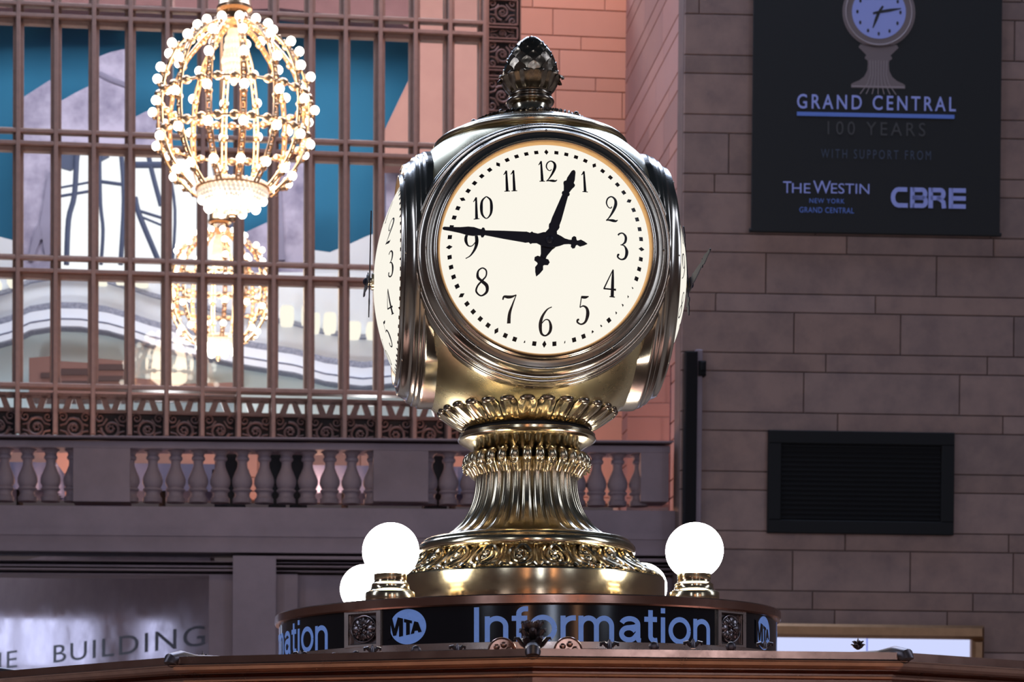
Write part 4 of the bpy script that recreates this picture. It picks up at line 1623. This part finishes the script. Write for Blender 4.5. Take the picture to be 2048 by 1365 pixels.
MIN_H = [(-.100, .0005), (-.092, .005), (-.082, .009), (-.074, .0055), (-.071, .007), (-.069, .0145), (-.063, .0165), (-.058, .012), (-.0585, .006), (-.052, .0055), (-.040, .0075), (-.030, .0125), (-.018, .017), (0, .020), (.018, .018), (.032, .0125), (.044, .014), (.048, .0165), (.053, .0125), (.062, .0145), (.068, .0138), (.120, .0105), (.170, .0062), (.1735, .0125), (.178, .013), (.181, .008), (.187, .0085), (.200, .0115), (.216, .0112), (.236, .0075), (.262, .0050), (.278, .0042), (.282, .002)]
HOUR_H = [(-.100, .0005), (-.090, .0065), (-.078, .011), (-.068, .0075), (-.065, .010), (-.062, .019), (-.054, .021), (-.048, .015), (-.049, .008), (-.040, .0085), (-.028, .013), (-.012, .019), (.0, .021), (.016, .017), (.030, .011), (.036, .0135), (.041, .0145), (.046, .0125), (.060, .0128), (.126, .0080), (.129, .0105), (.133, .0105), (.136, .0075), (.148, .0115), (.156, .0155), (.160, .0155), (.164, .0105), (.172, .0105), (.184, .0075), (.192, .0055), (.196, .002)]


def face(rot, idx):
    ca, sa = math.cos(rot), math.sin(rot)
    # local: u right, v up, d out; front (rot 0) looks to -y
    Rt = Vector((ca, sa, 0))
    Fw = Vector((sa, -ca, 0))
    O = Vector((AX, AY, ZC))
    mp = lambda u, v, d: O + Rt * u + Vector((0, 0, v)) + Fw * d
    names = ('front', 'right', 'back', 'left')
    # bezel
    mb = MB()
    n = 160
    P, Fs = [], []
    for i, (r_, d_) in enumerate(BZ):
        for k in range(n):
            a_ = 2 * PI * k / n
            u, v, d2_ = r_ * math.cos(a_), r_ * math.sin(a_), d_
            if abs(u) > d2_:
                u = math.copysign(d2_, u)
            P.append(mp(u, v, d2_))
    for i in range(len(BZ) - 1):
        for k in range(n):
            k2 = (k + 1) % n
            Fs.append((i * n + k, i * n + k2, (i + 1) * n + k2, (i + 1) * n + k))
    mb.add(P, Fs, raw=True)
    for a_ in (90, 270, 180, 0, 235, 305, 45, 135):     # small pins on the bezel ridge
        q = math.radians(a_)
        mb.ball(mp(.318 * math.cos(q), .318 * math.sin(q), .3685), .0032, 8, 6)
    mb.build('bezel', M['brass_bezel'], clock, angle=50)
    mb = MB()
    P, Fs = [], []
    RM = ((.2795, .352), (.2805, .366), (.2815, .3755), (.2845, .3796), (.2875, .3803))
    n = 128
    for r_, d_ in RM:
        P += [mp(r_ * math.cos(2 * PI * k / n), r_ * math.sin(2 * PI * k / n), d_) for k in range(n)]
    for i_ in range(len(RM) - 1):
        Fs += [(i_ * n + k, i_ * n + (k + 1) % n, (i_ + 1) * n + (k + 1) % n, (i_ + 1) * n + k) for k in range(n)]
    mb.add(P, Fs, raw=True)
    mb.build('dial_rim', M['rim_glow_tint'], clock)
    # dial glass
    mb = MB()
    P, Fs = [mp(0, 0, dome(0, 0))], []
    n, rg = 96, 14
    for j in range(1, rg + 1):
        r_ = RHO * j / rg * .997
        for k in range(n):
            a_ = 2 * PI * k / n
            P.append(mp(r_ * math.cos(a_), r_ * math.sin(a_), dome(r_, 0)))
    for k in range(n):
        Fs.append((0, 1 + k, 1 + (k + 1) % n))
    for j in range(rg - 1):
        for k in range(n):
            k2 = (k + 1) % n
            Fs.append((1 + j * n + k, 1 + (j + 1) * n + k, 1 + (j + 1) * n + k2, 1 + j * n + k2))
    mb.add(P, Fs, raw=True)
    dial = mb.build('dial', M['dial'], clock, origin=None)
    # numerals and minute marks
    dm = lambda u, v, w: mp(u, v, dome(u, v) + w)
    for h in range(12):
        mb = MB()
        a_ = 2 * PI * h / 12
        hh_ = .062 if h in (10, 11, 0, 1) else .070
        rr = .197 if h not in (3, 9) else .200
        put_numeral(mb, HOURS[h], rr * math.sin(a_), rr * math.cos(a_) + (-.004 if h == 6 else 0), hh_, dm, .0015)
        mb.build('numeral', M['ink'], dial, smooth=False)
    mb = MB()
    rnd = random.Random(idx + 3)
    for k in range(60):
        a_ = 2 * PI * k / 60
        er, et = Vector((math.sin(a_), math.cos(a_))), Vector((math.cos(a_), -math.sin(a_)))
        c = er * .2565
        if k % 5 == 0:
            q = [er * .0088, et * .0058, -er * .0088, -et * .0058]
        else:
            s_ = .0054
            q = [er * s_ + et * s_, -er * s_ + et * s_, -er * s_ - et * s_, er * s_ - et * s_]
        if idx == 0 and k in (19, 20, 21, 22, 24, 25, 28, 32):   # chipped marks low on the front dial
            s_ = .0040
            q = [er * s_ * rnd.uniform(.2, 1) + et * s_ * rnd.uniform(.2, 1), -er * s_ * rnd.uniform(.3, 1.1) + et * s_ * rnd.uniform(-.2, .5), -er * s_ - et * s_ * rnd.uniform(0, .8), er * s_ * .4 - et * s_ * rnd.uniform(.3, 1)]
        mb.add([dm((c + p).x, (c + p).y, .0015) for p in q], [(0, 1, 2, 3)])
    mb.build('minute_marks', M['ink'], dial, smooth=False)
    # hub and hands
    ht = dome(0, 0)
    mb = MB()
    for r_a, d_a, r_b, d_b in ((.024, ht - .002, .024, ht + .006), (.012, ht + .006, .012, ht + .018)):
        P = [(r_a * math.cos(2 * PI * k / 24), r_a * math.sin(2 * PI * k / 24)) for k in range(24)]
        mb.prism(P, d_a, d_b, mp)
    mb.build('hub', M['brass'], dial)
    for nm, ol, ang, d_a in (('hour_hand', HOUR_H, 19.0, ht + .010), ('minute_hand', MIN_H, 275.6, ht + .017)):
        a_ = math.radians(ang)
        e_, t_ = (math.sin(a_), math.cos(a_)), (math.cos(a_), -math.sin(a_))
        mb = MB()
        n = len(ol)
        P = []
        for w in (d_a, d_a + .003):
            for y, x in ol:
                P.append(mp(e_[0] * y + t_[0] * x, e_[1] * y + t_[1] * x, w))
                P.append(mp(e_[0] * y - t_[0] * x, e_[1] * y - t_[1] * x, w))
        Fs = []
        for i in range(n - 1):
            a4, b4 = 2 * i, 2 * n + 2 * i
            Fs += [(a4, a4 + 1, a4 + 3, a4 + 2), (b4, b4 + 2, b4 + 3, b4 + 1), (a4, a4 + 2, b4 + 2, b4), (a4 + 1, b4 + 1, b4 + 3, a4 + 3)]
        mb.add(P, Fs, raw=True)
        if nm == 'minute_hand':
            mb.ball(mp(0, 0, d_a + .003), .011, 16, 8)
        mb.build(nm, M['hand'], dial, smooth=False)


for i in range(4):
    face(i * PI / 2, i)
# --- cap with bead ornament and neck
mb = MB()
mb.lathe([(.262, ZC + .372), (.272, ZC + .376), (.2755, ZC + .381), (.2750, ZC + .387), (.270, ZC + .391), (.268, ZC + .394), (.262, ZC + .396), (.258, ZC + .399), (.235, ZC + .4115), (.205, ZC + .4245), (.175, ZC + .4360), (.150, ZC + .4435), (.120, ZC + .451), (.090, ZC + .459), (.068, ZC + .469), (.060, ZC + .479), (.0545, ZC + .485), (.0535, ZC + .505), (.050, ZC + .507)], 128, C0)
mb.build('cap', M['brass'], clock, angle=40)
mb = MB()
for i in range(10):
    th = (i + .08) * 2 * PI / 10
    for rr, zz, s_ in ((.178, .4385, .0085), (.150, .4465, .005)):
        mb.ball((AX + rr * math.sin(th), AY - rr * math.cos(th), ZC + zz), s_, 12, 8)
    for k in range(1, 7):
        t2 = th + k * 2 * PI / 70
        for rr, zz in ((.176, .4375), (.160, .443)):
            a_, b_ = t2 - .05, t2 + .05
            mb.tube([(AX + rr * math.sin(a_), AY - rr * math.cos(a_), ZC + zz), (AX + (rr - .010) * math.sin(t2), AY - (rr - .010) * math.cos(t2), ZC + zz + .008), (AX + (rr - .018) * math.sin(b_), AY - (rr - .018) * math.cos(b_), ZC + zz + .006)], [.002, .0042, .002], 6)
mb.build('cap_ornament', M['brass_dark'], clock)
mb = MB()
ZF = 1.6
mb.lathe([(.050, 3.536), (.056, 3.537), (.062, 3.539), (.067, 3.543), (.0685, 3.548), (.066, 3.553), (.060, 3.556), (.056, 3.558), (.0565, 3.561), (.060, 3.563), (.0605, 3.567), (.058, 3.570), (.054, 3.572), (.056, 3.576), (.064, 3.583), (.070, 3.592), (.074, 3.602), (.070, 3.606)], 96, C0)
mb.build('finial_neck', M['brass_dark'], clock, angle=50)
mb = MB()
NL = 12
for i in range(NL):
    th = (i + .5) * 2 * PI / NL
    dr = Vector((math.sin(th), -math.cos(th), 0))
    rt = Vector((math.cos(th), math.sin(th), 0))
    b = Vector((AX, AY, 0))
    P = [b + dr * r_ + Vector((0, 0, z_)) for r_, z_ in ((.059, 3.574), (.070, 3.586), (.078, 3.600), (.083, 3.612), (.089, 3.617), (.0935, 3.613), (.094, 3.607))]
    wds = [.012, .0175, .020, .020, .017, .011, .004]
    pts, Fs = [], []
    for p_, w_ in zip(P, wds):
        for x in (-1, -.5, 0, .5, 1):
            pts.append(p_ + rt * (x * w_) - dr * (.006 * x * x - (.003 if x == 0 else 0)))
    for j in range(len(P) - 1):
        for k in range(4):
            Fs.append((j * 5 + k, j * 5 + k + 1, (j + 1) * 5 + k + 1, (j + 1) * 5 + k))
    mb.add(pts, Fs)
mb.build('leaf_collar', M['brass_dark'], clock, angle=70)
AC = [(.072, 3.604), (.0765, 3.613), (.0765, 3.622), (.0745, 3.636), (.0695, 3.654), (.0625, 3.672), (.0530, 3.690), (.0415, 3.706), (.0290, 3.720), (.0150, 3.731), (.0, 3.736)]
mb = MB()
mb.lathe([(r_ * .94, z_) for r_, z_ in AC], 64, C0)


def acr(z):
    for (ra, za), (rb_, zb_) in zip(AC, AC[1:]):
        if za <= z <= zb_:
            return ra + (rb_ - ra) * (z - za) / (zb_ - za)
    return .002


for row in range(7):
    z0 = 3.605 + row * .0185 - row * row * .0002
    hgt_ = .036 - row * .0018
    nsc = 12 if row < 5 else 8
    for i in range(nsc):
        th = (i + (.5 if row % 2 else 0)) * 2 * PI / nsc
        pts, Fs = [], []
        hw_ = PI / nsc * 1.0
        NJ = 7
        for j in range(NJ):
            t = j / (NJ - 1)
            z = min(z0 + hgt_ * t, 3.734)
            wj = hw_ * (1.0 if t < .55 else math.cos((t - .55) / .45 * PI / 2 * .93))
            lift = .0015 + .0050 * t
            for x in (-1, -.85, -.4, 0, .4, .85, 1):
                rr = acr(z) * .985 + lift - .0025 * abs(x) + (.0022 if abs(x) in (.85,) or t > .9 else 0) - (.001 if x == 0 else 0)
                if abs(x) == 1:
                    rr -= .004
                pts.append((AX + rr * math.sin(th + x * wj), AY - rr * math.cos(th + x * wj), z))
        for j in range(NJ - 1):
            for k in range(6):
                Fs.append((j * 7 + k, j * 7 + k + 1, (j + 1) * 7 + k + 1, (j + 1) * 7 + k))
        b0 = len(pts)
        mb.add(pts, Fs)
mb.build('pinecone_finial', M['brass_dark'], clock, angle=60)

# ================================================================== GLOBE LAMPS
def globe_lamp(dx, dy, label, zc=2.2215):
    x, y = AX + dx, AY + dy
    t = thing('globe_lamp', (x, y, ZT), label, 'lamp', 'opal globe lamps around the clock')
    mb = MB()
    mb.ball((x, y, zc), .0755, 48, 32)
    mb.build('globe', M['globe'], t)
    mb = MB()
    mb.lathe([(.0, ZT + .0005), (.0645, ZT + .0005), (.066, ZT + .003), (.066, ZT + .026), (.064, ZT + .029), (.058, ZT + .031), (.052, ZT + .037), (.050, ZT + .045), (.0505, ZT + .049), (.048, ZT + .052), (.0435, ZT + .055), (.0425, ZT + .060), (.0435, ZT + .062), (.0435, ZT + .077), (.040, ZT + .079)], 64, (x, y))
    mb.tube([(x + .0445 * math.sin(q), y - .0445 * math.cos(q), ZT + .070) for q in (.85, .95)], .003, 8)
    mb.build('socket_base', M['brass_bright'], t, angle=35)
    t.location.z += dx * .011 - .0035


globe_lamp(-.406, -.414, 'white glass globe lamp in front, at the left of the clock base')
globe_lamp(.399, -.414, 'white glass globe lamp in front, at the right of the clock base')
globe_lamp(-.443, .406, 'globe lamp partly hidden behind the front left globe', 2.200)
globe_lamp(.406, .406, 'globe lamp mostly hidden behind the ornate clock base at right', 2.2040)

# ================================================================== CHANDELIERS
KM = 17.2 / F_PX
CHX, CHZ = -.525, 7.331
chn = thing('chandelier', (CHX, 17.2, CHZ - .92), 'large glowing cage chandelier hanging in front of the tall window', 'chandelier', 'cage chandeliers')
CP = [(31, 38), (60, 51), (92, 75), (120, 104), (141, 148), (150, 190), (152, 222), (148, 272), (134, 315), (110, 350), (84, 376)]
CPm = catmull([(r_ * KM, (222 - y_) * KM) for r_, y_ in CP], 5)


def crad(y):
    h = (222 - y) * KM
    for (ra, ha), (rb_, hb) in zip(CPm, CPm[1:]):
        if hb <= h <= ha:
            return ra + (rb_ - ra) * (h - ha) / (hb - ha + 1e-9)
    return CPm[-1][0]


def cpt(r_, h, th):
    return Vector((CHX + r_ * math.sin(th), 17.2 - r_ * math.cos(th), CHZ + h))


NR = 14
LV = [60, 104, 155, 222, 290, 352]
for i in range(NR):
    th = (i + .35) * 2 * PI / NR
    mb = MB()
    for s_ in (-1, 1):
        mb.tube([cpt(r_, h, th + s_ * .018 / max(r_, .12)) for r_, h in CPm], .0105, 6)
    for q in range(0, len(CPm) - 2, 2):      # leaf scrolls between the twin bars
        r_, h = CPm[q]
        mb.ball(cpt(r_ + .004, h, th), (.017, .017, .026), 8, 6)
    for y in LV:
        r_ = crad(y)
        h = (222 - y) * KM
        mb.tube([cpt(r_, h - .02, th), cpt(r_ + .035, h - .028, th), cpt(r_ + .045, h, th)], [.010, .010, .015], 6)
        mb.ball(cpt(r_, h - .01, th), (.034, .034, .03), 8, 6)
    mb.build('rib', M['gold_rib'], chn)
mb = MB()
for y, rd in ((195, .011), (270, .011), (372, .012)):
    r_ = crad(y) if y < 370 else 72 * KM
    h = (222 - y) * KM
    mb.tube([cpt(r_, h, 2 * PI * k / 56) for k in range(56)], rd, 6, True)
    if y in (195, 270):
        for k in range(NR * 2):
            mb.ball(cpt(r_, h, (k + .2) * PI / NR), (.045, .045, .035), 8, 6)
mb.build('hoop_set', M['gold_rib'], chn)
mb = MB()
mb.lathe([(0, CHZ + (222 + 60) * KM), (30 * KM, CHZ + (222 + 50) * KM), (33 * KM, CHZ + (222 - 4) * KM), (36 * KM, CHZ + (222 - 8) * KM), (36 * KM, CHZ + (222 - 14) * KM), (27 * KM, CHZ + (222 - 18) * KM), (30 * KM, CHZ + (222 - 26) * KM), (32 * KM, CHZ + (222 - 38) * KM), (20 * KM, CHZ + (222 - 42) * KM), (0, CHZ + (222 - 44) * KM)], 40, (CHX, 17.2))
mb.lathe([(.02, 14.0), (.02, CHZ + 290 * KM)], 12, (CHX, 17.2))
mb.build('crown_stem', M['gold_rib'], chn)
mb = MB()
# crystal lantern inside and crystal bowl below
for y0, r_, cnt in ((58, 10, 12), (72, 15, 16), (86, 17, 18), (100, 18, 18), (114, 22, 20), (126, 20, 18), (138, 16, 14), (148, 9, 8)):
    for k in range(cnt):
        q = 2 * PI * k / cnt + y0
        mb.ball(cpt(r_ * KM, (222 - y0) * KM, q), (.018, .018, .034), 6, 5)
mb.ball(cpt(0, (222 - 156) * KM, 0), .03, 10, 8)
for y0, r_, cnt in ((368, 70, 48), (374, 66, 44), (381, 68, 46), (388, 64, 42), (395, 58, 38), (402, 46, 30), (409, 32, 20), (414, 16, 10)):
    for k in range(cnt):
        q = 2 * PI * k / cnt + y0
        mb.ball(cpt(r_ * KM, (222 - y0) * KM, q), (.021, .021, .024), 6, 5)
mb.build('crystal_drops', M['crystal'], chn)['kind'] = 'stuff'
mb = MB()
mb.lathe([(0, CHZ - .925), (.018, CHZ - .92), (.032, CHZ - .90), (.034, CHZ - .885), (.022, CHZ - .868), (.03, CHZ - .86), (.02, CHZ - .84)], 20, (CHX, 17.2))
mb.build('drop_finial', M['gold_rib'], chn)
mb = MB()
mb.ball((0, 0, 0), .040, 14, 10)
b0 = mb.build('bulb', M['bulb'], origin=(0, 0, 0))
spots = []
for i in range(NR):
    th = (i + .35) * 2 * PI / NR
    for y in LV:
        r_ = crad(y) + (.046 if y > 60 else .02)
        spots.append(cpt(r_, (222 - y) * KM + .03, th))
for k in range(14):
    th = (k + .1) * 2 * PI / 14
    spots.append(cpt((62 if k % 2 else 48) * KM, (222 - (398 if k % 2 else 408)) * KM, th))
for k, p in enumerate(spots):
    b = b0 if k == 0 else b0.copy()
    if k:
        COL.objects.link(b)
    b.parent = chn
    b.location = p - Vector(chn['_o'])
# the lamp's own light
for h in (.35, -.35):
    light('chandelier_glow', 'POINT', (CHX, 17.2, CHZ + h), 60, (1, .80, .58), radius=.35)
far = copy_tree(chn)
far.location = (-.966, 26.2, 8.015 - .92)
far['label'] = 'second cage chandelier, a reflection built behind the window bars, lower and smaller'
light('chandelier_glow', 'POINT', (-.966, 26.2, 8.0), 110, (1, .80, .58), radius=.4)

mb = MB()
mb.boxy((-2.5, 16.9, 14.0), (1.5, 17.5, 14.3))
tag(mb.build('beam_1', M['mauve'], smooth=False), kind='structure')
mb = MB()
mb.boxy((-2.9, 25.9, 14.65), (1.1, 26.5, 14.95))
tag(mb.build('beam_2', M['mauve'], smooth=False), kind='structure')

# the booth and its sign sit very slightly out of level
booth.rotation_euler.y = -.0100
booth.location.x += .019
sign.rotation_euler.y = -.0110
sign.location.z -= .0042

for o in bpy.data.objects:
    if '_o' in o:
        del o['_o']
